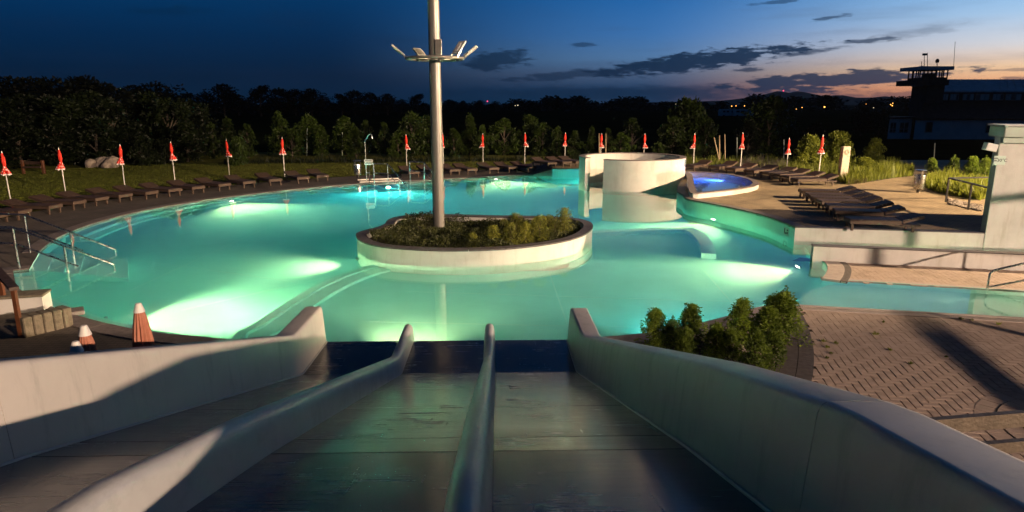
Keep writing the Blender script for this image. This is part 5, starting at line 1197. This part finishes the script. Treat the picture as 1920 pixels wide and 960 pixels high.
MB().box(*xyz(c0_ + .9, c0_ + 2.0, TY + 1, TY + 2, cz0 + .3, cz0 + .9)).build('desk', 'house_dark', tw_)
r0_, r1_, rz0, rz1 = rectw(TY - .4, 1726, 1788, 125, 131); MB().box(*xyz(r0_, r1_, TY - .6, TY + 4.2, rz0, rz1 + .05)).build('roof', 'roof_metal', tw_)
for (u, vt, rr) in [(1728, 115, .03), (1733, 103, .035), (1739, 99, .035), (1757, 116, .05), (1788, 78, .025)]:
    a, b_ = PY(u, 126, TY), PY(u + (3 if u == 1788 else 0), vt, TY); MB().tube([a, b_], rr, 6).build('antenna', 'dark_steel', tw_)
q = PY(1734, 102, TY); MB().bbox(q, (.5, .3, .25), .03).build('antenna_head', 'dark_steel', tw_); q = PY(1757, 118, TY); MB().lathe([(0, 0), (.2, .05), (.22, .3), (.1, .5), (0, .52)], 12, c=q).build('beacon_head', 'dark_steel', tw_, True)
for k in range(5):
    xx = b0_ + .1 + k * .5; MB().bar((xx, TY - .55, bz1), (xx, TY - .55, bz1 + .7), .05, .05).build('baluster', 'dark_steel', tw_)
MB().bar((b0_, TY - .55, bz1 + .7), (b0_ + 2.3, TY - .55, bz1 + .7), .06, .06).build('railing', 'dark_steel', tw_)
for k in range(3):
    q = PY(1713 + k * 7, 161, TY - .6); MB().bbox(q, (.45, .3, .2), .03).build('lamp_head', 'dark_steel', tw_)
MB().bar(PY(1711, 158, TY - .6), PY(1733, 158, TY - .6), .06, .06).build('lamp_arm', 'dark_steel', tw_)

# ================================================================== the plain: vans, lamps, hills
def van(u, v, w, label, lit):
    x, y = P(u, v, 0); e = empty('parked_van', (x, y, 0), radians(8)); tag(e, label, 'van'); L = w
    m = MB(); prof = [(-L / 2, .35), (-L / 2, 2.1), (-L / 2 + .3, 2.5), (L * .18, 2.5), (L * .30, 2.2), (L * .40, 1.45), (L * .5, 1.2), (L * .5, .4)]
    n_ = len(prof); m.add([(px, -1.0, pz) for px, pz in prof] + [(px, 1.0, pz) for px, pz in prof], [tuple(range(n_)), tuple(reversed(range(n_, 2 * n_)))] + [(i, i + n_, (i + 1) % n_ + n_, (i + 1) % n_) for i in range(n_)]); m.build('body', 'van_white', e)
    for xx in (-L * .3, L * .3):
        MB().tube([(xx, -1.04, .35), (xx, -.8, .35)], .36, 14).build('wheel', 'sign_black', e)
    for xx in (-L * .28, -L * .05): MB().bbox((xx, -1.01, 1.75), (L * .17, .04, .6), .02).build('window', 'window_glass', e)
    MB().bbox((L * .24, -1.01, 1.75), (L * .10, .04, .6), .02).build('door_window', 'window_glass', e)
    return e
van(1363, 219, 5.5, 'small pale van parked on the dark plain, left of two', True); van(1391, 219, 7.2, 'long pale camper parked on the dark plain, right of two', False)
LM = [(966, 198, 'town_white', .55), (971, 197.5, 'town_white', .7), (1267, 195, 'town_white', .45), (1273, 194.5, 'town_white', .5), (1281, 201, 'town_white', .4), (1372, 199, 'sodium', .8), (1380, 198.5, 'sodium', .7), (1396, 198.5, 'sodium', .75), (1493, 204.5, 'sodium', .6), (1504, 201.5, 'sodium', .7), (1546, 200.5, 'sodium', 1.25), (1638, 202, 'town_white', .5), (1624, 195, 'sodium', .4), (1670, 196, 'sodium', .8), (1674, 193.5, 'sodium', .7), (1673, 198, 'sodium', .9)]
for i, (u, v, mt, rr) in enumerate(LM):
    p = PY(u, v, 372); rr *= .45; e = empty('street_lamp', (p.x, 372, 0)); side = 'white' if mt == 'town_white' else 'orange'
    tag(e, f'distant {side} street lamp glowing at the horizon, {ORD[i]} from the left', 'street lamp', 'distant street lamps')
    MB().tube([(0, 0, 0), (0, 0, max(.5, p.z))], .08, 6).build('post', 'dark_steel', e)
    MB().lathe([(0, -.8 * rr), (.6 * rr, -.5 * rr), (.75 * rr, 0), (.5 * rr, .5 * rr), (0, .7 * rr)], 8, c=(0, 0, p.z)).build('lantern', mt, e, True)
HY = 5200.0
hp = [(1080, 195), (1150, 193.5), (1250, 191), (1330, 189.5), (1370, 187), (1400, 183), (1430, 177), (1455, 171), (1468, 172.5), (1480, 174), (1494, 171), (1510, 172.5), (1530, 177), (1548, 180.5), (1565, 178.5), (1582, 178.5), (1605, 183), (1630, 183), (1655, 180.5), (1690, 184), (1740, 183), (1800, 186), (1900, 184), (2000, 187), (2150, 190), (2400, 194)]
pts = [PY(u, v, HY) for u, v in hp]; mb = MB(); rows = []
fine = spline([(p.x, p.z) for p in pts], 60)
r = random.Random(8)
for fy, hz in ((-900, 0), (-700, .18), (-420, .50), (-180, .80), (0, 1.0), (300, .7), (900, 0)):
    rows.append([(x * (1 + fy / HY), HY + fy + r.uniform(-40, 40), max(-2, (z - 0) * hz * (1 if hz in (0, 1.0) else r.uniform(.93, 1.05)) - (2 if hz == 0 else 0))) for x, z in fine])
n_ = len(fine); mb.add([v for row in rows for v in row], [(i * n_ + j, i * n_ + j + 1, (i + 1) * n_ + j + 1, (i + 1) * n_ + j) for i in range(len(rows) - 1) for j in range(n_ - 1)])
tag(mb.build('hills', 'hill', smooth=True), kind='structure')
for i, (u, v, y, rr, lab) in enumerate([(1469, 170, HY, 5.0, 'radio mast with a red light on the hill summit'), (914, 190, 900, .8, 'distant mast with a red light above the far trees')]):
    p = PY(u, v, y); e = empty('radio_mast', (p.x, y, 0)); tag(e, lab, 'mast')
    MB().tube([(0, 0, 0), (0, 0, p.z)], rr * .2, 6).build('pole', 'dark_steel', e); MB().lathe([(0, -rr), (rr, 0), (0, rr)], 8, c=(0, 0, p.z)).build('beacon', 'red_beacon', e)

# the evening air over the plain
hz = MB().box((500, 2400, 149.0), (10300, 7900, 302)).build('haze', 'hill'); hz.data.materials.clear()
hm = bpy.data.materials.new('haze'); hm.use_nodes = True; t = hm.node_tree; t.nodes.clear()
pv = N(t, 'ShaderNodeVolumePrincipled'); pv.inputs['Color'].default_value = (.85, .90, 1, 1); pv.inputs['Density'].default_value = HAZE; pv.inputs['Anisotropy'].default_value = .45
ho_ = N(t, 'ShaderNodeOutputMaterial'); t.links.new(pv.outputs[0], ho_.inputs['Volume']); hz.data.materials.append(hm); tag(hz, 'thin evening haze over the plain', 'haze', kind='stuff')
